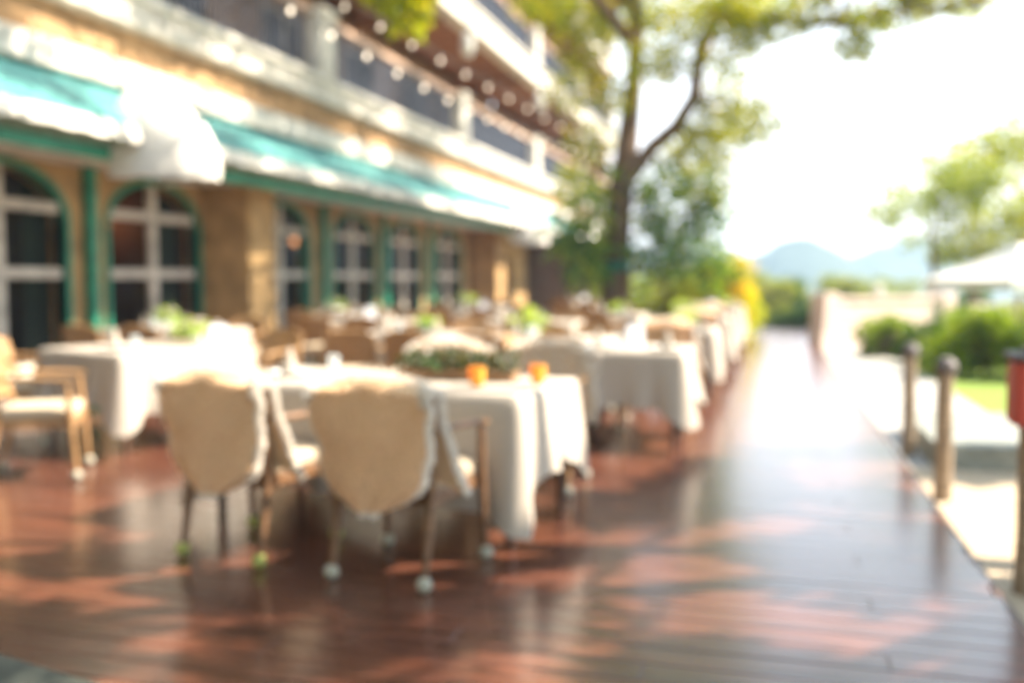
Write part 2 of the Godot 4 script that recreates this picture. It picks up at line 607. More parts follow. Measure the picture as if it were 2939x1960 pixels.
# a sheepskin hung over a chair back, in the chair's own axes: wool in front, suede behind
func skin_point(u: float, v: float) -> Vector3:
	var x := (u - 0.5) * 2.0
	var L := v * 1.12
	var y: float
	var z: float
	if L < 0.40:      # up the front of the backrest
		y = 0.46 + L
		z = chair_stile(0, y).z - 0.045
	elif L < 0.50:
		var a := (L - 0.40) / 0.10 * PI
		y = 0.86 + sin(a) * 0.022
		z = 0.315 - cos(a) * 0.055
	else:
		y = 0.86 - (L - 0.50) * 0.84
		z = 0.375 - maxf(0.0, 0.66 - y) * 0.05
	var w: float
	if L < 0.40: w = lerpf(0.33, 0.25, L / 0.40)
	elif L < 0.62: w = lerpf(0.25, 0.28, (L - 0.40) / 0.22)
	elif L < 0.82: w = lerpf(0.28, 0.25, smoothstep(0.62, 0.82, L))
	else: w = 0.24 * sqrt(maxf(0.0, 1.0 - pow((L - 0.82) / 0.305, 2.7))) + 0.010
	w += 0.010 * sin(L * 15.0 + x * 1.7) + 0.006 * sin(L * 31.0 + signf(x) * 2.0)
	var p := Vector3(x * w, y, z)
	p.y -= 0.022 * pow(absf(x), 4.0) * exp(-pow((L - 0.46) / 0.14, 2.0))
	if L > 0.5:
		p.z -= 0.05 * pow(absf(x), 2.5) * clampf((L - 0.5) * 3.0, 0.0, 1.0)
		p.z += 0.010 * sin(x * 6.0 + L * 9.0)
	else:
		p.y -= 0.06 * pow(absf(x), 3.0) * (1.0 - L)
		p.z -= 0.02 * absf(x)
	return p

func make_skin(label: String, at: Vector3, turn: float, group: String) -> Node3D:
	var t := thing("sheepskin", label, "sheepskin", at, turn, group)
	var st := new_st()
	sheet(st, skin_point, 20, 36, 0.014)
	obj("suede", st, M.hide, t)
	# wool: tufts over the front, and a thick fringe all round
	rng.seed = 77
	var tuft := new_st()
	tube(tuft, [Vector3.ZERO, Vector3(0.1, 0.05, 0.45), Vector3(0, -0.15, 1.0)], [0.075, 0.085, 0.02], 4)
	var places := []
	for i in 13000:
		var v := rng.randf()
		var u := rng.randf()
		var fringe := i % 3 != 0
		if fringe:
			if rng.randf() < 0.87: u = 0.0 if rng.randf() < 0.5 else 1.0
			else: v = 1.0 if rng.randf() < 0.8 else 0.0
			u = clampf(u + rng.randfn() * 0.025, 0.0, 1.0)
		else:
			v *= 0.42
		var p := skin_point(u, v)
		var du := (skin_point(minf(u + 0.02, 1.0), v) - skin_point(maxf(u - 0.02, 0.0), v)).normalized()
		var dv := (skin_point(u, minf(v + 0.02, 1.0)) - skin_point(u, maxf(v - 0.02, 0.0))).normalized()
		var n := dv.cross(du).normalized()      # towards the wool side
		if v < 0.36 and n.z > 0: n = -n
		if v > 0.5 and n.z > 0: n = -n
		var d := n
		if fringe: d = (du * (signf(u - 0.5)) + n * 0.7 + dv * (0.8 if v > 0.97 else 0.15)).normalized()
		d = (d + Vector3(rng.randfn(), rng.randfn() - 0.4, rng.randfn()) * 0.35).normalized()
		places.append([p, d, rng.randf_range(0.018, 0.042)])
	var buf := PackedFloat32Array()
	buf.resize(places.size() * 12)
	for i in places.size():
		var d: Vector3 = places[i][1]
		var s: float = places[i][2]
		var side := d.cross(Vector3.UP if absf(d.y) < 0.95 else Vector3.RIGHT).normalized()
		var top := d.cross(side)
		var p: Vector3 = places[i][0]
		var w := [side.x * s, top.x * s, d.x * s, p.x, side.y * s, top.y * s, d.y * s, p.y, side.z * s, top.z * s, d.z * s, p.z]
		for q in 12: buf[i * 12 + q] = w[q]
	var mm := MultiMesh.new()
	mm.transform_format = MultiMesh.TRANSFORM_3D
	mm.mesh = tuft.commit()
	mm.instance_count = places.size()
	mm.buffer = buf
	var o := MultiMeshInstance3D.new()
	o.multimesh = mm
	o.material_override = M.wool
	put(o, "wool", t)
	o.set_meta("kind", "stuff")
	# short tan fleece over the back
	var n_back := 7000
	buf = PackedFloat32Array()
	buf.resize(n_back * 12)
	for i in n_back:
		var v := rng.randf_range(0.36, 1.0)
		var u := rng.randf()
		var p := skin_point(u, v)
		var s := rng.randf_range(0.012, 0.026)
		var d := Vector3(rng.randfn() * 0.5, -0.7 + rng.randfn() * 0.4, 0.8).normalized()
		var side := d.cross(Vector3.UP).normalized()
		var top := d.cross(side)
		var w := [side.x * s, top.x * s, d.x * s, p.x, side.y * s, top.y * s, d.y * s, p.y, side.z * s, top.z * s, d.z * s, p.z]
		for q in 12: buf[i * 12 + q] = w[q]
	mm = MultiMesh.new()
	mm.transform_format = MultiMesh.TRANSFORM_3D
	mm.mesh = tuft.commit()
	mm.instance_count = n_back
	mm.buffer = buf
	o = MultiMeshInstance3D.new()
	o.multimesh = mm
	o.material_override = M.fleece
	put(o, "fleece", t)
	o.set_meta("kind", "stuff")
	return t

func skin(x: float, ahead: float, deg: float, label: String) -> Node3D:
	var g := "sheepskins hung over chair backs"
	if skin_0 == null:
		skin_0 = make_skin(label, V(x, 0, ahead), deg_to_rad(deg), g)
		return skin_0
	return again(skin_0, V(x, 0, ahead), deg_to_rad(deg), label, g)

func table(x: float, ahead: float, deg: float, lx: float, lz: float, label: String, cloth_label: String, drops: Array, sd: int, extra := 0.16) -> Node3D:
	var t := thing("dining_table", label, "table", V(x, 0, ahead), deg_to_rad(deg), "dining tables on the terrace")
	var st := new_st()
	rounded(st, Vector3(0, 0.732, 0), Vector3(lx, 0.03, lz), 0.01, 2)
	obj("table_top", st, M.wood_dark, t)
	for sx in [-1.0, 1.0]:
		for sz in [-1.0, 1.0]:
			st = new_st()
			var px: float = sx * (lx * 0.5 - 0.06)
			var pz: float = sz * (lz * 0.5 - 0.06)
			tube(st, [Vector3(px, 0.0, pz), Vector3(px, 0.55, pz), Vector3(px, 0.715, pz)], [0.024, 0.034, 0.036], 10)
			obj("leg", st, M.wood_dark, t)
	st = new_st()
	for sx in [-1.0, 1.0]:
		rounded(st, Vector3(sx * (lx * 0.5 - 0.06), 0.68, 0), Vector3(0.025, 0.075, lz - 0.19), 0.006, 2)
		rounded(st, Vector3(0, 0.68, sx * (lz * 0.5 - 0.06)), Vector3(lx - 0.19, 0.075, 0.025), 0.006, 2)
	obj("apron", st, M.wood_dark, t)
	var c := new_st()
	cloth(c, lx, lz, drops, sd, extra)
	var o := obj("tablecloth", c, M.linen, null, t.position)
	o.rotation.y = t.rotation.y
	tag(o, cloth_label, "tablecloth", "white cloths on the terrace tables")
	return t

# drops = [front (+z), right (+x), back, left]
func cloth(st: SurfaceTool, lx: float, lz: float, drops: Array, sd: int, extra: float) -> void:
	rng.seed = sd
	var ph := [rng.randf() * TAU, rng.randf() * TAU, rng.randf() * TAU]
	var per := 2.0 * (lx + lz)
	var n := int(per / 0.03)
	var rim := []
	for i in n:
		var s := per * i / n
		var p: Vector2
		var nn: Vector2
		var side: int
		var along: float      # metres to the nearest corner
		if s < lx:
			p = Vector2(-lx * 0.5 + s, lz * 0.5)
			nn = Vector2(0, 1)
			side = 0
			along = minf(s, lx - s)
		elif s < lx + lz:
			p = Vector2(lx * 0.5, lz * 0.5 - (s - lx))
			nn = Vector2(1, 0)
			side = 1
			along = minf(s - lx, lx + lz - s)
		elif s < 2.0 * lx + lz:
			p = Vector2(lx * 0.5 - (s - lx - lz), -lz * 0.5)
			nn = Vector2(0, -1)
			side = 2
			along = minf(s - lx - lz, 2.0 * lx + lz - s)
		else:
			p = Vector2(-lx * 0.5, -lz * 0.5 + (s - 2.0 * lx - lz))
			nn = Vector2(-1, 0)
			side = 3
			along = minf(s - 2.0 * lx - lz, per - s)
		var corner := exp(-along / 0.13)
		var diag := Vector2(signf(p.x), signf(p.y)).normalized()
		var out := nn.lerp(diag, 0.9 * exp(-along / 0.05)).normalized()
		var wave := sin(s * 19.0 + ph[0]) * 0.55 + sin(s * 31.0 + ph[1]) * 0.3 + sin(s * 8.3 + ph[2]) * 0.5
		var k0: float = drops[side]
		var e := minf(along, 0.14) / 0.14
		var mean: float = k0
		# ease from one side's drop to the next
		var nb := side
		if along < 0.14:
			var before: bool = (side == 0 and s < lx * 0.5) or (side == 1 and s < lx + lz * 0.5) or (side == 2 and s < 1.5 * lx + lz) or (side == 3 and s < 2.0 * lx + 1.5 * lz)
			nb = (side + (3 if before else 1)) % 4
			mean = lerpf((float(drops[nb]) + k0) * 0.5, k0, e)
		rim.append([p, out, mean + extra * corner + 0.02 * wave, wave, corner])
	var rows := []
	var lift := 0.752
	for f in [0.0, 0.35, 0.7, 0.93]:      # the top
		var row := []
		for q in rim: row.append(Vector3(q[0].x * f, lift + 0.002 * sin(q[0].x * 11.0 * f) * cos(q[0].y * 9.0 * f), q[0].y * f))
		rows.append(row)
	for k in 15:
		var row := []
		for q in rim:
			var t := k / 14.0
			var o: float = 0.006 + sin(minf(t * 12.0, 1.0) * PI * 0.5) * 0.012 + t * (0.03 + 0.046 * q[3] * (0.35 + t * 0.65) + 0.085 * q[4])
			var y: float = lift - 0.012 * minf(t * 12.0, 1.0) - q[2] * t
			row.append(Vector3(q[0].x + q[1].x * o, y, q[0].y + q[1].y * o))
		rows.append(row)
	var nor := []
	for r in rows.size():
		var row := []
		for i in n:
			if r < 4:
				row.append(Vector3.UP)
				continue
			var a: Vector3 = rows[r][(i + 1) % n] - rows[r][(i + n - 1) % n]
			var b: Vector3 = rows[mini(r + 1, rows.size() - 1)][i] - rows[r - 1][i]
			var nv := b.cross(a).normalized()
			if nv.dot(Vector3(rim[i][1].x, 0.15, rim[i][1].y)) < 0: nv = -nv
			row.append(nv)
		nor.append(row)
	for r in rows.size() - 1:
		for i in n:
			var j := (i + 1) % n
			smooth_quad(st, rows[r][i], rows[r][j], rows[r + 1][j], rows[r + 1][i], nor[r][i], nor[r][j], nor[r + 1][j], nor[r + 1][i])

# things on tables
func bouquet(x: float, ahead: float, label: String, sd: int, flowers := true, s := 1.0) -> void:
	var t := thing("flower_bowl" if flowers else "potted_plant", label, "flowers" if flowers else "potted plant", V(x, 0.755, ahead))
	var st := new_st()
	lathe(st, [Vector2(0.0, 0.002), Vector2(0.055, 0.002), Vector2(0.075, 0.05), Vector2(0.07, 0.085), Vector2(0.062, 0.083), Vector2(0.055, 0.02), Vector2(0.0, 0.02)], 16)
	obj("bowl", st, M.card if flowers else M.pot, t)
	rng.seed = sd
	var cl := []
	for i in 9:
		cl.append([Vector3(rng.randfn() * 0.06, rng.randf_range(0.10, 0.17), rng.randfn() * 0.06) * s, 0.05 * s, 26])
	leaves("foliage", cl, Vector2(0.05, 0.09) * s, [C(.16, .30, .04), C(.24, .38, .06), C(.10, .22, .04)], M.leaf_mesh, M.leaf, t, sd)
	if flowers:
		for i in 7:
			var f := new_st()
			var at := Vector3(rng.randfn() * 0.06, rng.randf_range(0.14, 0.20), rng.randfn() * 0.06)
			for k in 9:
				var a := TAU * k / 9.0
				ball(f, at + Vector3(cos(a) * 0.018, 0.006 * sin(k * 2.1), sin(a) * 0.018), Vector3(0.016, 0.010, 0.016), 4)
			ball(f, at + Vector3(0, 0.008, 0), Vector3(0.014, 0.012, 0.014), 4)
			obj("blossom", f, M.linen, t)

func napkin(x: float, ahead: float, label: String, turn := 0.0, high := 0.15) -> void:
	var st := new_st()
	var fold := func(u: float, v: float) -> Vector3:
		var a := (u - 0.5) * 4.2
		var r := 0.052 * (1.0 - v * 0.88) + 0.006 * sin(u * 40.0) * (1.0 - v)
		return Vector3(sin(a) * r, v * high, cos(a) * r)
	sheet(st, fold, 24, 8, 0.004)
	var o := obj("napkin", st, M.linen, null, V(x, 0.764, ahead))
	o.rotation.y = turn
	tag(o, label, "napkin", "folded napkins standing on the tables")

var plate_mesh: ArrayMesh
var tumbler_mesh: ArrayMesh

func plate(x: float, ahead: float, label: String) -> void:
	if plate_mesh == null:
		var st := new_st()
		lathe(st, [Vector2(0.0, 0.002), Vector2(0.075, 0.002), Vector2(0.125, 0.018), Vector2(0.128, 0.021), Vector2(0.122, 0.021), Vector2(0.075, 0.007), Vector2(0.0, 0.006)], 28)
		plate_mesh = st.commit()
	tag(mi("plate", plate_mesh, M.plate, null, V(x, 0.755, ahead)), label, "plate", "plates laid on the tables")

func tumbler(x: float, ahead: float, label: String) -> void:
	if tumbler_mesh == null:
		var st := new_st()
		lathe(st, [Vector2(0.0, 0.0), Vector2(0.026, 0.0), Vector2(0.033, 0.11), Vector2(0.031, 0.11), Vector2(0.024, 0.008), Vector2(0.0, 0.008)], 20)
		tumbler_mesh = st.commit()
	tag(mi("glass_tumbler", tumbler_mesh, M.tumbler, null, V(x, 0.756, ahead)), label, "glass", "water glasses on the tables")

func menu_card(x: float, ahead: float, turn: float, label: String) -> void:
	var st := new_st()
	for s in [-1.0, 1.0]:
		box(st, Vector3(0, 0.085, s * 0.028), Vector3(0.13, 0.175, 0.003), Basis(Vector3.RIGHT, -s * 0.30))
	var o := obj("menu_card", st, M.card, null, V(x, 0.757, ahead))
	o.rotation.y = turn
	tag(o, label, "menu card", "menu cards on the tables")

func glass_cup(x: float, ahead: float, label: String) -> void:
	var t := thing("candle_glass", label, "candle holder", V(x, 0.756, ahead), 0.0, "amber candle glasses")
	var st := new_st()
	lathe(st, [Vector2(0.0, 0.0), Vector2(0.03, 0.0), Vector2(0.04, 0.03), Vector2(0.042, 0.095), Vector2(0.037, 0.095), Vector2(0.035, 0.03), Vector2(0.0, 0.012)], 18)
	obj("cup", st, M.amber, t)
	st = new_st()
	lathe(st, [Vector2(0.0, 0.05), Vector2(0.03, 0.05), Vector2(0.03, 0.013), Vector2(0.0, 0.013)], 14)
	obj("wax", st, M.card, t)

# ---------------------------------------------------------------- the hotel
const WALL := -8.0       # ground-floor wall face
const FACE := -7.2       # face of the floors above
const END := 44.0        # metres ahead where the hotel ends
const START := -24.0

func arch_outline(half: float, spring: float, rise: float, n := 14) -> Array:
	var pts := []
	for i in n + 1:
		var a := PI * i / n
		pts.append(Vector2(-cos(a) * half, spring + sin(a) * rise))
	return pts

func window_part(hotel: Node3D, centre: float, half: float, spring: float, rise: float, sill: float, green: bool, lean_label := "") -> void:
	var at := V(WALL, 0, centre)
	var side := func(a: float, b: float, c: float) -> Vector3: return Vector3(c, b, -a)
	# frame: a green ring round the opening
	var outer := [Vector2(-half - 0.07, sill)]
	outer.append_array(arch_outline(half + 0.07, spring, rise + 0.07))
	outer.append(Vector2(half + 0.07, sill))
	var inner := [Vector2(-half, sill)]
	inner.append_array(arch_outline(half, spring, rise))
	inner.append(Vector2(half, sill))
	var st := new_st()
	for i in outer.size() - 1:
		var seg := PackedVector2Array([outer[i], outer[i + 1], inner[i + 1], inner[i]])
		prism(st, seg, -0.16, 0.035, side)
	var w := obj("window", st, M.green if green else M.white_trim, hotel, at)
	# bars
	for y in [sill + 0.05, 1.36, 2.12]:
		var hw := half
		if y > spring: hw = half * sqrt(maxf(0.0, 1.0 - pow((y - spring) / rise, 2)))
		st = new_st()
		rounded(st, Vector3(-0.06, y, 0), Vector3(0.06, 0.12, hw * 2.0 - 0.004), 0.012, 2)
		obj("bar", st, M.white_trim, w)
	st = new_st()
	rounded(st, Vector3(-0.055, (sill + spring + rise) * 0.5, 0), Vector3(0.075, spring + rise - sill - 0.01, 0.14), 0.012, 2)
	obj("mullion", st, M.white_trim, w)
	# panes
	for s in [-1.0, 1.0]:
		for r in 3:
			var y0: float = [sill + 0.11, 1.42, 2.18][r]
			var y1: float = [1.30, 2.06, spring + rise][r]
			var ol := PackedVector2Array()
			var a0 := 0.07
			if r < 2:
				ol = PackedVector2Array([Vector2(a0 * s, y0), Vector2(half * s, y0), Vector2(half * s, minf(y1, spring)), Vector2(half * s * sqrt(1.0 - pow(maxf(0.0, y1 - spring) / rise, 2)), y1), Vector2(a0 * s, y1)])
			else:
				ol.append(Vector2(a0 * s, y0))
				for k in 8:
					var y := lerpf(y0, y1 - 0.006, k / 7.0)
					ol.append(Vector2(s * maxf(half * sqrt(maxf(0.0, 1.0 - pow((y - spring) / rise, 2))), a0 + 0.001 + k * 0.0001), y))
				ol.append(Vector2(a0 * s, y1 - 0.006))
			st = new_st()
			prism(st, ol, -0.075, -0.069, side)
			obj("pane", st, M.glass, w)

func build_hotel() -> void:
	var hotel := thing("hotel", "tan three storey hotel with arched windows, green gutter and railed balconies", "building", V(WALL, 0, 16))
	hotel.position = Vector3.ZERO
	var side := func(a: float, b: float, c: float) -> Vector3: return Vector3(WALL + c, b, -a)
	# ground-floor wall: pieces between the window centres, each with half an arch on either side
	var wins := [2.9, 5.6, 8.35, 11.0, 14.4, 17.3, 20.0, 23.0]
	var half := 0.95
	var spring := 1.98
	var rise := 0.56
	var top := 3.3
	for i in wins.size():
		var a: float = START if i == 0 else (wins[i - 1] + wins[i]) * 0.5
		var b: float = 24.7 if i == wins.size() - 1 else (wins[i] + wins[i + 1]) * 0.5
		var c: float = wins[i]
		var ol := PackedVector2Array([Vector2(a, 0), Vector2(a, top), Vector2(b, top), Vector2(b, 0), Vector2(c + half, 0)])
		var arch := arch_outline(half, spring, rise)
		for k in arch.size(): ol.append(Vector2(c, 0) + arch[arch.size() - 1 - k])
		ol.append(Vector2(c - half, 0))
		var st := new_st()
		prism(st, ol, -0.22, 0.0, side)
		obj("wall", st, M.stucco_low, hotel)
		window_part(hotel, c, half, spring, rise, 0.22, true)
		box_obj("sill", V(WALL - 0.09, 0.11, c), Vector3(0.3, 0.215, half * 2.0 - 0.01), M.cream, hotel)
	# green posts between the windows, carrying the gutter
	for z in [1.3, 4.25, 6.95, 9.66, 15.85, 18.65, 21.45]:
		var st := new_st()
		rounded(st, V(WALL + 0.075, 1.36, z), Vector3(0.13, 2.70, 0.13), 0.015, 2)
		obj("post", st, M.green, hotel)
	# two stucco piers
	for z in [12.42, 25.2]:
		var st := new_st()
		rounded(st, V(-7.6, 1.42, z), Vector3(0.80, 2.84, 0.72), 0.03, 2)
		var p := obj("pier", st, M.stucco_low, hotel)
		var cap := new_st()
		rounded(cap, V(-7.6, 0.16, z), Vector3(0.86, 0.32, 0.78), 0.02, 2)
		obj("plinth", cap, M.cream, p)
	# far end: a wall with an arched opening, then a brown porch wall
	var ol := PackedVector2Array([Vector2(25.6, 0), Vector2(25.6, top), Vector2(31.0, top), Vector2(31.0, 0), Vector2(29.6, 0)])
	var arch := arch_outline(1.35, 1.1, 1.15)
	for k in arch.size(): ol.append(Vector2(28.2, 0) + arch[arch.size() - 1 - k])
	ol.append(Vector2(26.85, 0))
	var st := new_st()
	prism(st, ol, -0.22, 0.0, side)
	obj("wall", st, M.stucco_low, hotel)
	# porch: projecting brown timber front beyond the arch
	box_obj("porch_wall", V(-6.6, 1.35, 32.3), Vector3(3.0, 2.7, 0.2), M.door, hotel)
	for k in 9:
		box_obj("plank", V(-8.0 + 0.17 + k * 0.335, 1.3, 32.19), Vector3(0.30, 2.5, 0.03), M.door, hotel)
	box_obj("wall", V(WALL - 0.11, 1.65, 38.2), Vector3(0.22, 3.3, 11.6), M.stucco_low, hotel)
	# rooms behind the windows
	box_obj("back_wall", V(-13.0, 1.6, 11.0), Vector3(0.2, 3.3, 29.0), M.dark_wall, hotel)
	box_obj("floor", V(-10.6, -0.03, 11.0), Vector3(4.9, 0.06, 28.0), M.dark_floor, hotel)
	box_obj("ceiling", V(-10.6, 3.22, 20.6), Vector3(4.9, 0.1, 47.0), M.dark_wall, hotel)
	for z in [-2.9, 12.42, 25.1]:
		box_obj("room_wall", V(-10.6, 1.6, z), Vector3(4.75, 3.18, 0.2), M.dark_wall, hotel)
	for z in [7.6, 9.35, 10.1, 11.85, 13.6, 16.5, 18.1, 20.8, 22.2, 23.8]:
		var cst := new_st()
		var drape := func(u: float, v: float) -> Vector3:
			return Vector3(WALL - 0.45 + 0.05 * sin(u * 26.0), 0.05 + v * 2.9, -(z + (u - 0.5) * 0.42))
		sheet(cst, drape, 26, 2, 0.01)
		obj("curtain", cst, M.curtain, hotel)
	# gutter and the teal awning roof over it
	var len := END - START - 11.5
	var mid := START + len * 0.5
	box_obj("gutter_board", V(-6.62, 2.575, mid), Vector3(0.06, 0.12, len), M.green, hotel)
	st = new_st()
	var gut := PackedVector2Array([Vector2(-6.65, 2.64), Vector2(-6.65, 2.67), Vector2(-6.275, 2.715), Vector2(-6.275, 2.685)])
	prism(st, gut, -START, -START - len, func(a: float, b: float, c: float) -> Vector3: return Vector3(a, b, c))
	obj("awning_soffit", st, M.gutter, hotel)
	box_obj("soffit", V(-7.33, 2.655, mid), Vector3(1.33, 0.03, len), M.cream, hotel)
	var roof := PackedVector2Array([Vector2(-6.27, 2.81), Vector2(-6.27, 2.845), Vector2(FACE - 0.02, 3.45), Vector2(FACE - 0.02, 3.41)])
	var nb := 64
	for k in nb:
		st = new_st()
		var z0 := START + len * k / nb
		prism(st, roof, -z0, -(z0 + len / nb - 0.012), func(a: float, b: float, c: float) -> Vector3: return Vector3(a, b, c))
		obj("roof_panel", st, M.teal, hotel)
	# scalloped cream valance along the lower edge of the awning
	st = new_st()
	var val := func(u: float, v: float) -> Vector3:
		var z := START + u * len
		var drop := 0.145 + 0.025 * absf(sin(z * PI / 0.42))
		return Vector3(-6.27 + 0.035 * v, 2.84 - drop * v, -z)
	sheet(st, val, 640, 3, 0.012)
	obj("valance", st, M.cream, hotel)
	# ledge above the awning
	st = new_st()
	rounded(st, V(FACE - 0.02, 3.59, (START + END) * 0.5), Vector3(0.32, 0.30, END - START), 0.03, 2)
	obj("ledge", st, M.cream, hotel)
	# floors above
	var floors := [[4.37, 0.42, FACE, END], [7.62, 0.60, FACE, 40.0], [10.85, 0.55, FACE, 36.0]]
	var full := END - START
	box_obj("wall", V(FACE - 0.15, 3.98, mid + 5.7), Vector3(0.24, 0.36, full), M.stucco, hotel)
	for f in 3:
		var y: float = floors[f][0]
		var h: float = floors[f][1]
		st = new_st()
		rounded(st, V(FACE - 0.05, y, (START + END) * 0.5), Vector3(0.42, h, full), 0.03, 2)
		rounded(st, V(FACE + 0.19, y + h * 0.5 - 0.07, (START + END) * 0.5), Vector3(0.07, 0.10, full), 0.02, 2)
		obj("floor_band", st, M.cream, hotel)
		box_obj("balcony_floor", V(-8.5, y + h * 0.5 - 0.18, (START + END) * 0.5), Vector3(2.5, 0.2, full - 0.1), M.soffit, hotel)
		box_obj("balcony_wall", V(-9.8, y + 1.65, (START + END) * 0.5), Vector3(0.2, 2.75, full - 0.1), M.stucco, hotel)
		# beams under the balcony above
		for k in 7:
			box_obj("beam", V(-8.5, y - h * 0.5 - 0.02, -1.0 + k * 7.3), Vector3(2.3, 0.22, 0.25), M.soffit, hotel)
		# doors out to the balconies, two to a bay
		for k in 12:
			var z := -0.6 + k * 3.65
			var d := box_obj("balcony_door", V(-9.68, y + h * 0.5 + 1.07, z), Vector3(0.05, 2.1, 1.7), M.white_trim, hotel)
			for s in [-1.0, 1.0]:
				box_obj("pane", Vector3(0.03, 0.0, s * 0.42), Vector3(0.02, 1.9, 0.7), M.deck_under, d)
		# pillars and railings by bays
		var base := y + h * 0.5
		var zs := [-22.0, -14.9, -7.6, -0.4, 6.95, 14.25, 21.45, 28.7, 35.9, 43.2]
		for k in zs.size():
			st = new_st()
			rounded(st, V(FACE - 0.02, base + 0.49, zs[k]), Vector3(0.46, 0.98, 0.54), 0.03, 2)
			rounded(st, V(FACE - 0.02, base + 1.03, zs[k]), Vector3(0.54, 0.10, 0.62), 0.03, 2)
			obj("pillar", st, M.cream, hotel)
			if k == 0: continue
			var a: float = zs[k - 1] + 0.29
			var b: float = zs[k] - 0.29
			st = new_st()
			rounded(st, V(FACE - 0.02, base + 0.98, (a + b) * 0.5), Vector3(0.14, 0.12, b - a), 0.02, 2)
			var r := obj("railing", st, M.hand_rail, hotel)
			box_obj("bottom_rail", V(FACE - 0.02, base + 0.07, (a + b) * 0.5), Vector3(0.05, 0.05, b - a - 0.004), M.rail, r)
			var nbars := int((b - a) / 0.115)
			if f < 1 and k >= 5 and k <= 7:
				var bs := new_st()
				box(bs, Vector3.ZERO, Vector3(0.028, 0.82, 0.028))
				var bm := bs.commit()
				for q in range(1, nbars):
					mi("bar", bm, M.rail, r, V(FACE - 0.02, base + 0.505, a + (b - a) * q / nbars))
			else:
				var bs := new_st()
				for q in range(1, nbars):
					box(bs, V(FACE - 0.02, base + 0.505, a + (b - a) * q / nbars), Vector3(0.028, 0.82, 0.028))
				obj("bars", bs, M.rail, r).set_meta("kind", "stuff")
	# roof over the top floor, and the end walls
	box_obj("roof", V(-9.5, 13.9, (START + END) * 0.5), Vector3(6.5, 0.3, full + 1.0), M.terracotta, hotel)
	box_obj("end_wall", V(-10.2, 6.9, END + 0.12), Vector3(5.6, 13.8, 0.24), M.stucco, hotel)
	box_obj("end_wall", V(-10.2, 6.9, START - 0.12), Vector3(5.6, 13.8, 0.24), M.stucco, hotel)
	box_obj("rear_wall", V(-13.2, 6.9, (START + END) * 0.5), Vector3(0.24, 13.8, full), M.stucco, hotel)

func dome_canopy(at: Vector3, r: Vector3, label: String) -> void:
	# a quarter-dome awning on a wall: half of an ellipsoid's upper half, projecting to +x
	var t := thing("dome_awning", label, "awning", at, 0.0, "white dome awnings on the gutter")
	var n := 9
	for k in n:
		var st := new_st()
		var a0 := PI * k / n
		var a1 := PI * (k + 1) / n
		var gore := func(u: float, v: float) -> Vector3:
			var a := lerpf(a0, a1, u) - PI / 2
			var e := v * PI * 0.5
			var puff := 1.0 - 0.012 * (1.0 - sin(u * PI))
			return Vector3(cos(a) * cos(e) * r.x * puff, sin(e) * r.y * puff, -sin(a) * cos(e) * r.z * puff)
		sheet(st, gore, 6, 10, 0.008)
		obj("panel", st, M.canvas, t)
	var st2 := new_st()
	var val := func(u: float, v: float) -> Vector3:
		var a := u * PI - PI / 2
		return Vector3(cos(a) * r.x * 0.985, -v * (0.05 + 0.02 * absf(sin(u * 27.0))), -sin(a) * r.z * 0.985)
	sheet(st2, val, 80, 2, 0.008)
	obj("valance", st2, M.canvas, t)
	var st3 := new_st()
	var pts := []
	for k in 17:
		var a := PI * k / 16.0 - PI / 2
		pts.append(Vector3(cos(a) * r.x * 0.97, 0.0, -sin(a) * r.z * 0.97))
	tube(st3, pts, [0.015], 6)
	obj("frame", st3, M.metal, t)

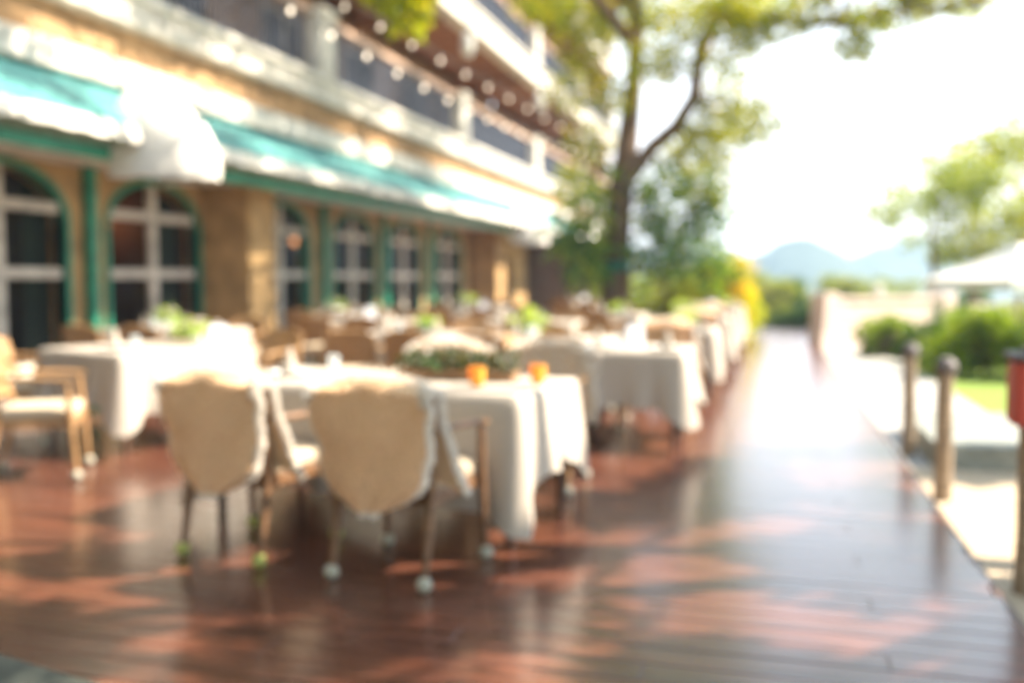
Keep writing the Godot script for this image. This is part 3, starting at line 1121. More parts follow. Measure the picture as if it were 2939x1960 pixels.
# ---------------------------------------------------------------- the scene
func _ready() -> void:
	# camera: wide open and focused about a metre and a half in front of the lens
	var cam := Camera3D.new()
	cam.name = "camera"
	add_child(cam)
	var at := CameraAttributesPhysical.new()
	at.frustum_focal_length = 33.0
	at.frustum_focus_distance = 1.42
	at.frustum_near = 0.05
	at.frustum_far = 4000.0
	at.exposure_aperture = 1.35
	cam.attributes = at
	cam.fov = rad_to_deg(2.0 * atan(12.0 / 33.0))
	cam.near = 0.05
	cam.far = 4000.0
	cam.position = Vector3(0, 1.3, 0)
	cam.rotation = Vector3(deg_to_rad(-3.85), deg_to_rad(15.3), 0)
	cam.current = true
	# sky, sun, exposure
	var env := Environment.new()
	env.background_mode = Environment.BG_SKY
	var sky := Sky.new()
	var sm := ProceduralSkyMaterial.new()
	sm.sky_top_color = C(0.34, 0.475, 0.65)
	sm.sky_horizon_color = C(1.0, 0.97, 0.92)
	sm.sky_curve = 0.2
	sm.sky_energy_multiplier = 0.92
	sm.ground_horizon_color = Color(0.75, 0.76, 0.72)
	sm.ground_bottom_color = Color(0.35, 0.33, 0.28)
	sky.sky_material = sm
	env.sky = sky
	env.tonemap_mode = Environment.TONE_MAPPER_LINEAR
	env.tonemap_exposure = 4.2
	env.fog_enabled = true
	env.fog_density = 0.0011
	env.fog_light_color = Color(0.80, 0.91, 1.0)
	env.sdfgi_enabled = true
	env.ssao_enabled = true
	env.ssil_enabled = true
	var we := WorldEnvironment.new()
	we.name = "environment"
	we.environment = env
	add_child(we)
	var sun := DirectionalLight3D.new()
	sun.name = "sun"
	sun.light_color = Color(1.0, 0.94, 0.86)
	sun.light_energy = 1.6
	sun.light_angular_distance = 0.5
	sun.shadow_enabled = true
	add_child(sun)
	var to_sun := V(0.70, 0.74, 0.26).normalized()
	sun.look_at_from_position(to_sun * 50.0, Vector3.ZERO, Vector3.UP)

	make_materials()
	M.leaf_mesh = leaf_shape(0.42, 0.10, 0.15)
	M.fern_mesh = leaf_shape(0.22, 0.05, 0.45)

	build_ground()
	build_deck()
	build_hotel()
	dome_canopy(V(-6.62, 2.40, 8.8), Vector3(1.0, 0.92, 0.45), "large white dome awning over the nearest windows, bulging out past the gutter")
	dome_canopy(V(-6.62, 2.28, 24.6), Vector3(0.9, 0.95, 0.5), "small far white dome awning over the arched opening near the tree")
	build_main_tree()
	build_shade_tree()
	build_garden()
	build_tables()
	build_lights()
	build_posts()

func ground_y(x: float, a: float) -> float:
	var y := -0.17
	y -= 1.2 * smoothstep(25.0, 45.0, a) + 3.0 * smoothstep(45.0, 160.0, a)
	y -= 0.85 * smoothstep(3.4, 6.5, x) * smoothstep(14.5, 19.5, a)
	y -= 1.5 * smoothstep(10.0, 40.0, x)
	return y

func land(called: String, xs: Array, zs: Array, lift: float, m: Material, kind := "structure") -> void:
	var st := new_st()
	for i in xs.size() - 1:
		for j in zs.size() - 1:
			var p := []
			for q in [[i, j], [i + 1, j], [i + 1, j + 1], [i, j + 1]]:
				p.append(V(xs[q[0]], ground_y(xs[q[0]], zs[q[1]]) + lift, zs[q[1]]))
			var n: Vector3 = (p[1] - p[0]).cross(p[3] - p[0]).normalized()
			if n.y < 0: n = -n
			tri(st, p[0], p[1], p[2], n)
			tri(st, p[0], p[2], p[3], n)
	var o := obj(called, st, m)
	tag(o, "", "", "", kind)

func steps(a: float, b: float, n: int) -> Array:
	var out := []
	for i in n + 1: out.append(lerpf(a, b, float(i) / n))
	return out

func build_ground() -> void:
	var xs := [-700.0, -300.0, -120.0, -60.0, -30.0, -14.0]
	xs.append_array(steps(-8.0, 12.0, 40))
	xs.append_array([14.0, 18.0, 25.0, 35.0, 60.0, 120.0, 300.0, 900.0])
	var zs := [-80.0, -30.0, -10.0]
	zs.append_array(steps(-2.0, 50.0, 52))
	zs.append_array([60.0, 75.0, 95.0, 120.0, 160.0, 260.0, 500.0, 1000.0, 1900.0])
	land("ground", xs, zs, 0.0, M.soil)
	land("sand_path", steps(0.97, 6.0, 10), steps(-1.0, 7.7, 10), 0.02, M.sand)
	land("paving", steps(0.97, 2.3, 5), steps(7.7, 25.0, 24), 0.016, M.paving)
	land("lawn", steps(2.2, 9.0, 16), steps(9.6, 24.0, 24), 0.012, M.lawn)
	# hills beyond the valley
	for h in [[12.5, 425.0, 19.5, 33.0, 1], [-12.0, 430.0, 12.0, 28.0, 2], [36.0, 428.0, 9.0, 29.0, 3], [82.0, 640.0, 25.0, 58.0, 4], [142.0, 630.0, 19.0, 66.0, 5], [-82.0, 520.0, 18.0, 55.0, 6]]:
		var f := FastNoiseLite.new()
		f.seed = h[4]
		f.frequency = 0.045
		var st := new_st()
		var n := 36
		var w: float = h[3] * 2.6
		var P := func(u: float, v: float) -> Vector3:
			var dx := (u - 0.5) * 2.0 * w
			var dz := (v - 0.5) * 2.0 * w
			var g := exp(-(dx * dx + dz * dz) / (2.0 * pow(h[3] * 0.62, 2)))
			var y: float = -7.0 + (h[2] * 1.1 + 5.0) * g * (1.0 + 0.22 * f.get_noise_2d(dx, dz)) + 1.5 * f.get_noise_2d(dx * 3.0, dz * 3.0)
			return V(h[0] + dx, y, h[1] - dz)
		sheet(st, P, n, n)
		tag(obj("hill", st, M.hill), "", "", "", "structure")

func build_deck() -> void:
	var deck := Node3D.new()
	put(deck, "deck")
	tag(deck, "", "", "", "structure")
	rng.seed = 41
	var a0 := 2.30
	var pitch := 0.148
	var w := 0.143
	var x0 := -7.985
	var x1 := 0.93
	var meshes := {}
	var row := 0
	var a := a0
	var rest := []
	for m in M.planks: rest.append(new_st())
	while a < 26.0:
		var cuts := [x0]
		var x: float = x0 + [1.1, 2.4, 1.7, 0.6][row % 4]
		while x < x1 - 0.4:
			cuts.append(x)
			x += 2.6
		cuts.append(x1 + rng.randf_range(-0.012, 0.012))
		for i in cuts.size() - 1:
			var l: float = cuts[i + 1] - cuts[i] - 0.0015
			var k: int = rng.randi() % int(M.planks.size())
			var c := V((cuts[i] + cuts[i + 1]) * 0.5, -0.014 + rng.randf_range(-0.0008, 0.0008), a)
			if a < 10.2:
				var key := snappedf(l, 0.001)
				if not meshes.has(key):
					var st := new_st()
					rounded(st, Vector3.ZERO, Vector3(l, 0.028, w), 0.003, 3)
					meshes[key] = st.commit()
				mi("plank", meshes[key], M.planks[k], deck, c)
			else:
				box(rest[k], c, Vector3(l, 0.028, w))
		a += pitch
		row += 1
	for k in rest.size():
		obj("far_planks", rest[k], M.planks[k], deck).set_meta("kind", "stuff")
	box_obj("underlay", V((x0 + x1) * 0.5, -0.085, 14.0), Vector3(x1 - x0 - 0.06, 0.08, 24.0), M.deck_under, deck)
	box_obj("edge_board", V(x1 + 0.02, -0.085, 14.0), Vector3(0.03, 0.14, 23.8), M.wood_dark, deck)
	# grey stone landing where the deck begins
	var st := new_st()
	prism(st, PackedVector2Array([Vector2(-8.0, 3.80), Vector2(-2.64, 2.58), Vector2(-1.2, 2.25), Vector2(-1.2, 0.2), Vector2(-8.0, 0.2)]), 0.004, 0.022, func(p: float, q: float, c: float) -> Vector3: return Vector3(p, c, -q))
	tag(obj("stone_landing", st, M.stone), "", "", "", "structure")
	st = new_st()
	box(st, V(-3.5, -0.06, 0.6), Vector3(9.0, 0.12, 3.2))
	tag(obj("pavement", st, M.stone), "", "", "", "structure")


const GREENS := [Color(.32, .39, .014), Color(.46, .48, .016), Color(.18, .27, .016), Color(.56, .52, .02)]
const DARKS := [Color(.035, .095, .025), Color(.06, .13, .035), Color(.10, .18, .04), Color(.04, .09, .05)]

func build_main_tree() -> void:
	var t := thing("deck_tree", "big tree growing through the deck, its trunk ringed by a teal band", "tree", V(-2.67, 0, 16.9))
	var o := t.position
	rng.seed = 300
	var trunk_pts := [V(-2.70, -0.15, 16.9), V(-2.67, 0.25, 16.9), V(-2.66, 1.6, 16.9), V(-2.62, 2.8, 16.91), V(-2.53, 3.3, 16.93), V(-2.39, 4.8, 16.97), V(-2.35, 5.6, 17.0), V(-2.40, 6.4, 17.0), V(-2.5, 7.6, 17.2), V(-2.3, 8.9, 17.3)]
	var limb_pts := [V(-2.52, 3.0, 16.94), V(-2.08, 3.63, 17.05), V(-1.66, 4.0, 17.17), V(-1.33, 4.5, 17.05), V(-1.21, 5.4, 16.9), V(-0.91, 5.75, 16.75), V(-0.02, 5.65, 16.8), V(1.04, 5.56, 16.87), V(2.04, 5.67, 16.94), V(3.27, 5.82, 17.07), V(4.4, 5.95, 17.2)]
	var limbs := [
		[limb_pts, [0.15, 0.14, 0.13, 0.12, 0.115, 0.11, 0.085, 0.065, 0.045, 0.03, 0.015]],
		[[V(-1.30, 4.8, 17.0), V(-1.0, 6.0, 17.6), V(-0.6, 7.2, 18.6), V(0.2, 8.0, 19.6)], [0.09, 0.08, 0.06, 0.03]],
		[[V(-2.36, 5.4, 17.0), V(-3.3, 6.5, 15.8), V(-3.6, 6.9, 13.4), V(-3.5, 6.4, 11.0), V(-3.4, 5.3, 9.4), V(-3.35, 4.4, 8.7)], [0.11, 0.09, 0.07, 0.05, 0.03, 0.012]],
		[[V(-2.40, 6.2, 17.0), V(-3.6, 7.2, 18.2), V(-5.0, 8.0, 19.0)], [0.09, 0.06, 0.03]],
		[[V(-2.45, 7.0, 17.1), V(-1.6, 7.6, 15.4), V(-0.8, 7.9, 13.4), V(0.4, 7.8, 12.0)], [0.08, 0.06, 0.045, 0.025]],
		[[V(-2.48, 7.3, 17.15), V(-3.4, 8.2, 15.2), V(-4.6, 8.5, 14.0)], [0.07, 0.05, 0.025]]]
	var st := new_st()
	var tp := []
	for p in trunk_pts: tp.append(p - o)
	tube(st, tp, [0.34, 0.27, 0.235, 0.23, 0.22, 0.15, 0.13, 0.11, 0.08, 0.03], 14)
	obj("trunk", st, M.bark, t)
	var pts := tp.slice(5)
	for l in limbs:
		var q := []
		for p in l[0]:
			q.append(p - o)
			pts.append(p - o)
		st = new_st()
		tube(st, q, l[1], 9)
		obj("limb", st, M.bark, t)
	st = new_st()
	lathe(st, [Vector2(0.243, 1.43), Vector2(0.256, 1.435), Vector2(0.256, 1.60), Vector2(0.243, 1.605)], 24)
	obj("band", st, M.teal_band, t)
	# crown
	var mid := []
	for p in [V(-1.45, 5.6, 16.1), V(-1.97, 5.95, 16.7), V(-1.11, 6.2, 17.7), V(-0.51, 6.5, 18.6), V(-1.71, 5.0, 16.4), V(-0.79, 4.55, 17.4), V(-0.5, 4.2, 18.2), V(-0.25, 3.95, 16.5), V(-1.07, 3.95, 17.0), V(-0.88, 3.65, 17.7), V(-1.65, 3.5, 18.2), V(-1.05, 2.95, 16.6)]:
		mid.append([p - o, Vector3(0.52, 0.4, 0.52), 300])
	for p in [V(-3.3, 5.35, 16.7), V(-3.8, 6.15, 17.3), V(-3.7, 5.9, 15.5), V(-3.45, 4.55, 16.3), V(-3.2, 3.8, 17.1), V(-3.65, 3.1, 17.7), V(-0.75, 5.1, 16.7), V(-3.2, 5.9, 16.7), V(-2.9, 6.1, 17.6), V(-2.0, 4.95, 16.0), V(-2.7, 4.5, 16.5), V(-1.35, 3.8, 17.6)]:
		mid.append([p - o, Vector3(0.5, 0.38, 0.5), 270])
	for p in [V(-0.45, 5.55, 16.5), V(0.0, 5.75, 16.6), V(0.12, 5.42, 16.6), V(0.62, 5.62, 16.8), V(1.27, 5.2, 16.9), V(1.42, 5.1, 17.0), V(1.56, 5.77, 17.0), V(2.0, 5.62, 17.1), V(2.42, 5.84, 17.2), V(2.85, 5.9, 17.4), V(3.14, 5.8, 17.4), V(0.62, 5.95, 16.8), V(-0.31, 5.24, 16.5), V(-0.53, 5.4, 16.4), V(2.3, 6.05, 17.2)]:
		mid.append([p - o, Vector3(0.45, 0.13, 0.42), 130])
		mid.append([p - o + Vector3(rng.randfn() * 0.3, 0.38, rng.randfn() * 0.3), Vector3(0.55, 0.16, 0.5), 120])
	for p in [V(-3.68, 4.5, 8.85), V(-3.36, 4.05, 8.5), V(-3.32, 3.85, 8.45), V(-3.57, 4.0, 8.4), V(-3.2, 4.05, 8.5), V(-3.29, 3.72, 8.45)]:
		mid.append([p - o, Vector3(0.2, 0.14, 0.2), 75])
	rng.seed = 302
	for i in 84:
		var h := rng.randf_range(7.0, 9.8)
		var at := V(rng.randf_range(-4.9, -1.0), h, rng.randf_range(6.5, 23.0))
		if absf(-at.z - 10.6) < 1.3 and at.x > -3.5: continue
		if h < 2.2 + 0.30 * -at.z and rng.randf() < 0.6: continue
		mid.append([at - o, Vector3(0.95, 0.4, 0.95) * rng.randf_range(0.6, 1.1), 400])
	st = new_st()
	twigs(st, pts, mid, 0.035, 4.5)
	obj("twigs", st, M.bark, t).set_meta("kind", "stuff")
	leaves("crown", mid, Vector2(0.10, 0.19), GREENS, M.leaf_mesh, M.leaf, t, 301, 0.7)
	# ferns and climbers on the trunk
	var fern := thing("climbing_fern", "dark green ferns and climbers hanging round the trunk of the deck tree", "fern", V(-2.4, 2.2, 16.85))
	o = fern.position
	var fc := []
	for p in [V(-3.05, 2.5, 15.9), V(-3.4, 2.2, 16.0), V(-3.2, 1.75, 16.3), V(-3.05, 1.95, 16.6), V(-2.05, 2.57, 17.1), V(-1.76, 2.87, 16.2), V(-2.08, 1.95, 16.4), V(-1.66, 2.25, 16.8), V(-1.4, 1.95, 17.1), V(-2.0, 1.68, 17.2)]:
		fc.append([p - o, Vector3(0.38, 0.32, 0.38), 90])
	for p in [V(-1.47, 1.6, 16.3), V(-1.1, 1.68, 16.7), V(-1.22, 2.4, 16.9), V(-2.9, 2.95, 16.7), V(-2.0, 3.05, 17.1), V(-0.9, 1.45, 16.5), V(-3.1, 1.5, 16.1), V(-0.95, 2.5, 17.0), V(-1.2, 2.87, 17.1), V(-3.45, 1.95, 16.8)]:
		fc.append([p - o, Vector3(0.36, 0.32, 0.36), 85])
	st = new_st()
	for c in fc:
		var from := Vector3(-0.25, c[0].y - 0.35, -0.05)
		tube(st, wiggle(from, c[0], 4, 0.04), taper(0.03, 0.008, 4), 5)
	obj("stem", st, M.bark, fern)
	leaves("fronds", fc, Vector2(0.18, 0.40), [Color(.06, .16, .035), Color(.10, .22, .035), Color(.26, .36, .03), Color(.42, .45, .03), Color(.04, .11, .04)], M.fern_mesh, M.leaf_dark, fern, 305, 0.6)

func build_shade_tree() -> void:
	# stands to the right of the frame and throws the dapples on the near deck
	var t := thing("shade_tree", "broad shade tree over the near end of the deck, right of the posts", "tree", V(6.4, -0.17, 6.6))
	var o := t.position
	rng.seed = 500
	var st := new_st()
	var tp := [Vector3.ZERO, Vector3(-0.05, 1.2, 0.05), Vector3(-0.15, 2.6, 0.0), Vector3(-0.3, 4.0, 0.1), Vector3(-0.35, 5.6, 0.2), Vector3(-0.3, 7.4, 0.3)]
	tube(st, tp, [0.34, 0.26, 0.23, 0.2, 0.13, 0.05], 12)
	obj("trunk", st, M.bark, t)
	var pts := tp.slice(3)
	for l in [[V(6.1, 3.6, 6.6), V(5.0, 5.2, 6.4), V(3.4, 6.1, 6.2), V(1.8, 6.5, 5.8)], [V(6.1, 4.2, 6.6), V(5.4, 5.8, 7.4), V(4.2, 6.6, 8.0)], [V(6.1, 4.4, 6.6), V(5.8, 5.9, 5.2), V(4.8, 6.4, 4.0)], [V(6.1, 4.6, 6.6), V(7.4, 6.0, 6.2), V(8.8, 6.5, 5.6)], [V(4.6, 5.6, 6.3), V(3.2, 6.2, 5.0), V(2.0, 6.5, 4.4)], [V(6.0, 4.2, 6.5), V(5.0, 5.6, 4.0), V(3.0, 6.3, 1.2), V(0.6, 6.6, -1.5), V(-1.6, 6.5, -3.0)]]:
		st = new_st()
		var q := []
		for p in l:
			q.append(p - o)
			pts.append(p - o)
		tube(st, q, taper(0.13, 0.02, q.size() - 1), 8)
		obj("limb", st, M.bark, t)
	var cl := []
	rng.seed = 503
	for i in 15:
		cl.append([V(rng.randf_range(5.4, 9.0), rng.randf_range(6.0, 7.4), rng.randf_range(4.4, 8.4)) - o, Vector3(0.4, 0.2, 0.4) * rng.randf_range(0.6, 1.15), 330])
	rng.seed = 502
	for i in 62:
		var a := rng.randf() * TAU
		var r := sqrt(rng.randf())
		var p := V(5.2 + cos(a) * r * 4.4, rng.randf_range(5.9, 7.8), 6.6 + sin(a) * r * 3.5)
		if p.x < 4.6 and -p.z > 6.4: continue
		if Vector2(p.x - 4.9, -p.z - 7.0).length() < 0.75: continue
		cl.append([p - o, Vector3(0.48, 0.24, 0.48) * rng.randf_range(0.55, 1.2), 400])
	for i in 46:      # unseen crown added over the camera to block sky light from behind
		var p := V(rng.randf_range(-3.0, 6.5), rng.randf_range(5.4, 7.6), rng.randf_range(-5.0, 3.2))
		cl.append([p - o, Vector3(0.9, 0.35, 0.9) * rng.randf_range(0.7, 1.2), 190])
	st = new_st()
	twigs(st, pts, cl, 0.035, 6.5)
	obj("twigs", st, M.bark, t).set_meta("kind", "stuff")
	leaves("crown", cl, Vector2(0.11, 0.2), GREENS, M.leaf_mesh, M.leaf, t, 501, 0.7)

func build_garden() -> void:
	# airy trees at the right
	small_tree("garden_tree", "airy pale green tree rising behind the white parasol", V(5.5, -1.1, 28.4), 6.2, 2.5, 32, 95, Vector2(0.16, 0.3), [Color(.34, .42, .10), Color(.44, .50, .12), Color(.26, .34, .09)], 610, "trees beyond the garden", null, 0.45)
	small_tree("garden_tree", "thin leaning tree left of the parasol with sparse outer branches", V(4.3, -1.0, 27.6), 5.2, 1.5, 13, 60, Vector2(0.16, 0.3), [Color(.3, .4, .1), Color(.4, .48, .12)], 611, "trees beyond the garden", null, 0.55)
	small_tree("garden_tree", "tall brownish green tree at the right edge behind the parasol", V(7.6, -1.4, 27.0), 6.6, 2.5, 36, 120, Vector2(0.16, 0.3), [Color(.38, .42, .12), Color(.46, .48, .13), Color(.28, .34, .1)], 612, "trees beyond the garden", null, 0.3)
	small_tree("garden_tree", "low yellow green tree between the parasol and the hedge at the right edge", V(5.9, -1.0, 19.0), 2.6, 0.8, 12, 90, Vector2(0.1, 0.2), GREENS, 613, "trees beyond the garden", null, 0.2)
	# unseen trees added behind the camera to block sky light from that side
	for k in 5:
		small_tree("backing_tree", ["added unseen tree behind the camera by the hotel wall", "second added unseen tree behind the camera, next to the hotel side one", "added unseen tree straight behind the camera", "added unseen tree behind the camera on the garden side", "outermost added unseen tree behind the camera over the garden"][k], V(-6.0 + k * 3.6, -0.17, -9.0 - (k % 2) * 1.6), 8.5, 2.9, 30, 330, Vector2(0.2, 0.36), GREENS, 680 + k, "added trees blocking the sky behind the camera", null, 0.12)
	# valley trees
	var kinds := [
		[-0.4, 34.0, 2.2, 1.1, "olive green shrubby tree at the far end of the deck, behind the yellow bush"],
		[2.6, 42.0, 2.6, 1.5, "pale green tree in the valley right of the dark round bush"],
		[4.4, 44.0, 2.3, 1.6, "dry olive tree in the valley above the pink wall"],
		[7.2, 40.0, 2.9, 1.3, "dark bluish tree above the right end of the pink wall"],
		[9.4, 44.0, 2.9, 1.5, "bluish green tree half hidden by the thin leaning tree"],
		[0.9, 58.0, 2.6, 1.9, "hazy round tree low in the valley under the highest hill"],
		[5.2, 70.0, 3.4, 2.8, "hazy wide tree far down the valley under the gap in the hills"],
		[10.5, 78.0, 3.8, 3.0, "hazy far tree under the right hand hill"],
		[-2.0, 64.0, 3.0, 2.0, "hazy far tree behind the yellow bush"]]
	for i in kinds.size():
		var k = kinds[i]
		small_tree("valley_tree", k[4], V(k[0], ground_y(k[0], k[1]), k[1]), k[2], k[3], 16, 90, Vector2(0.2, 0.42), [Color(.24, .29, .10), Color(.32, .34, .12), Color(.18, .25, .10)] if i != 3 else DARKS, 620 + i, "trees in the valley", null, 0.15)
	bush("round_bush", "dark green ball-shaped bush at the far end of the walkway", V(0.80, -0.75, 36.0), Vector3(0.6, 2.1, 0.6), 46, 70, Vector2(0.09, 0.16), DARKS, 640, "", true)
	bush("low_hedge", "low green hedge across the far end of the walkway", V(0.75, -0.2, 26.4), Vector3(0.95, 0.62, 0.4), 30, 90, Vector2(0.08, 0.15), [Color(.05, .12, .03), Color(.09, .17, .03)], 641)
	# yellow flowering bush
	var yb := bush("flowering_bush", "tall bush covered in bright yellow flowers where the deck ends", V(-0.95, -0.1, 21.4), Vector3(0.78, 2.0, 0.7), 48, 90, Vector2(0.09, 0.17), [Color(.62, .62, .015), Color(.48, .54, .02), Color(.32, .42, .02)], 642)
	var fl := []
	for p in [Vector3(0.25, 1.62, 0.3), Vector3(0.42, 1.55, 0.2), Vector3(0.30, 1.2, 0.4), Vector3(0.12, 1.0, 0.4), Vector3(0.4, 1.05, 0.3), Vector3(0.35, 0.6, 0.45), Vector3(-0.1, 1.4, 0.4)]:
		fl.append([p * Vector3(1.15, 1.05, 1.25), 0.24, 150])
	leaves("blossom", fl, Vector2(0.05, 0.1), [Color(.85, .58, .01), Color(.85, .66, .02), Color(.8, .48, .01)], M.leaf_mesh, M.petal, yb, 650)
	bush("leafy_shrub", "leafy shrub behind the deck tree, left of the yellow bush", V(-2.2, -0.2, 25.5), Vector3(1.1, 1.9, 0.8), 46, 90, Vector2(0.1, 0.2), GREENS, 645, "shrubs behind the deck tree")
	bush("leafy_shrub", "darker leafy shrub behind the deck tree, nearer the hotel", V(-4.0, -0.2, 27.0), Vector3(1.1, 2.0, 0.8), 46, 90, Vector2(0.1, 0.2), [Color(.24, .34, .03), Color(.36, .44, .03)], 646, "shrubs behind the deck tree")
	# bushes on the right
	bush("hedge_bush", "leftmost round bush of the hedge on the right, beside the pink wall", V(2.12, -0.15, 18.6), Vector3(0.5, 0.78, 0.5), 26, 90, Vector2(0.07, 0.14), [Color(.10, .19, .02), Color(.26, .38, .02), Color(.36, .44, .02)], 660, "bushes along the lawn")
	bush("hedge_bush", "broad bush with dark base and sunlit top in the middle of the hedge", V(2.95, -0.15, 15.2), Vector3(0.72, 1.02, 0.6), 46, 100, Vector2(0.07, 0.14), [Color(.10, .19, .02), Color(.26, .38, .02), Color(.36, .44, .02)], 661, "bushes along the lawn")
	bush("hedge_bush", "bush of the hedge nearest the right edge of the view", V(4.0, -0.15, 15.0), Vector3(0.75, 1.15, 0.6), 44, 100, Vector2(0.07, 0.14), [Color(.12, .21, .02), Color(.28, .4, .02), Color(.38, .46, .02)], 662, "bushes along the lawn")
	bush("hedge_bush", "small bright bush behind the broad one, below the parasol", V(3.25, -0.15, 17.0), Vector3(0.6, 1.0, 0.5), 30, 90, Vector2(0.07, 0.14), [Color(.12, .22, .02), Color(.2, .3, .02)], 663, "bushes along the lawn")
	bush("hedge_bush", "small dark bush between the leftmost one and the broad one", V(2.5, -0.15, 16.9), Vector3(0.4, 0.7, 0.4), 22, 90, Vector2(0.07, 0.14), [Color(.05, .12, .02), Color(.10, .2, .02)], 664, "bushes along the lawn")
	# pale pink retaining wall running off to the right
	var wl := thing("garden_wall", "low pale pink wall slanting off to the right at the end of the walkway", "wall", V(1.15, -0.17, 20.5), deg_to_rad(42.0))
	var st := new_st()
	rounded(st, Vector3(1.75, 0.5, 0.0), Vector3(3.1, 1.0, 0.26), 0.02, 3)
	obj("wall_face", st, M.pink, wl)
	st = new_st()
	rounded(st, Vector3(1.75, 1.03, 0.0), Vector3(3.1, 0.07, 0.34), 0.02, 3)
	obj("coping", st, M.pink, wl)
	for x in [0.0, 3.5]:
		st = new_st()
		prism(st, PackedVector2Array([Vector2(x - 0.3, 0.0), Vector2(x - 0.19, 1.16), Vector2(x + 0.19, 1.16), Vector2(x + 0.21, 0.0)]), -0.2, 0.2, func(a: float, b: float, c: float) -> Vector3: return Vector3(a, b, c))
		obj("pillar", st, M.pink, wl)
	st = new_st()
	lathe(st, [Vector2(0.0, 1.06), Vector2(0.11, 1.06), Vector2(0.11, 1.10), Vector2(0.06, 1.13), Vector2(0.12, 1.21), Vector2(0.11, 1.29), Vector2(0.0, 1.34)], 16, Vector3(1.5, 0, 0))
	obj("finial", st, M.cream, wl)
	var w2 := thing("pink_pavilion_wall", "pink rendered wall panel under the white parasol", "wall", V(3.6, -1.0, 22.6))
	for q in [[0.0, 0.35, 1.95], [1.3, 1.3, 1.75]]:
		st = new_st()
		rounded(st, Vector3(q[0], q[2] * 0.5, 0), Vector3(q[1], q[2], 0.2), 0.02, 2)
		obj("panel", st, M.pink, w2)
	# square parasol
	var um := thing("garden_parasol", "large square white parasol in the garden behind the hedge", "parasol", V(4.55, -1.0, 19.6))
	for k in 4:
		var n := k * PI / 2 + 0.5
		var P := func(u: float, v: float) -> Vector3:
			var r := 1.18 * v
			var p := Vector3(r, 0, (u - 0.5) * 2.0 * r).rotated(Vector3.UP, n)
			p.y = 2.97 - 0.70 * v - 0.10 * sin(v * PI) * (0.4 + 0.6 * (1.0 - absf(u - 0.5) * 2.0))
			return p
		st = new_st()
		sheet(st, P, 8, 10, 0.006)
		var pn := obj("canopy", st, M.canvas, um)
		var vfn := func(u: float, v: float) -> Vector3:
			var p := Vector3(1.182, 0, (u - 0.5) * 2.0 * 1.18).rotated(Vector3.UP, n)
			p.y = 2.265 - v * 0.17
			return p
		st = new_st()
		sheet(st, vfn, 4, 2, 0.006)
		obj("valance", st, M.canvas, pn)
		st = new_st()
		tube(st, [Vector3(0, 2.90, 0), Vector3(1.63, 2.24, 0).rotated(Vector3.UP, n + PI / 4)], [0.014], 6)
		obj("rib", st, M.wood, um)
	st = new_st()
	tube(st, [Vector3(0, -0.2, 0), Vector3(0, 3.05, 0)], [0.03], 10)
	obj("pole", st, M.wood, um)
	# low grey concrete ledge between the sand and the lawn
	st = new_st()
	rounded(st, V(3.4, -0.07, 8.65), Vector3(4.3, 0.22, 1.9), 0.02, 2)
	tag(obj("concrete_ledge", st, M.concrete), "low grey concrete slab between the sandy path and the lawn, behind the posts", "ledge")

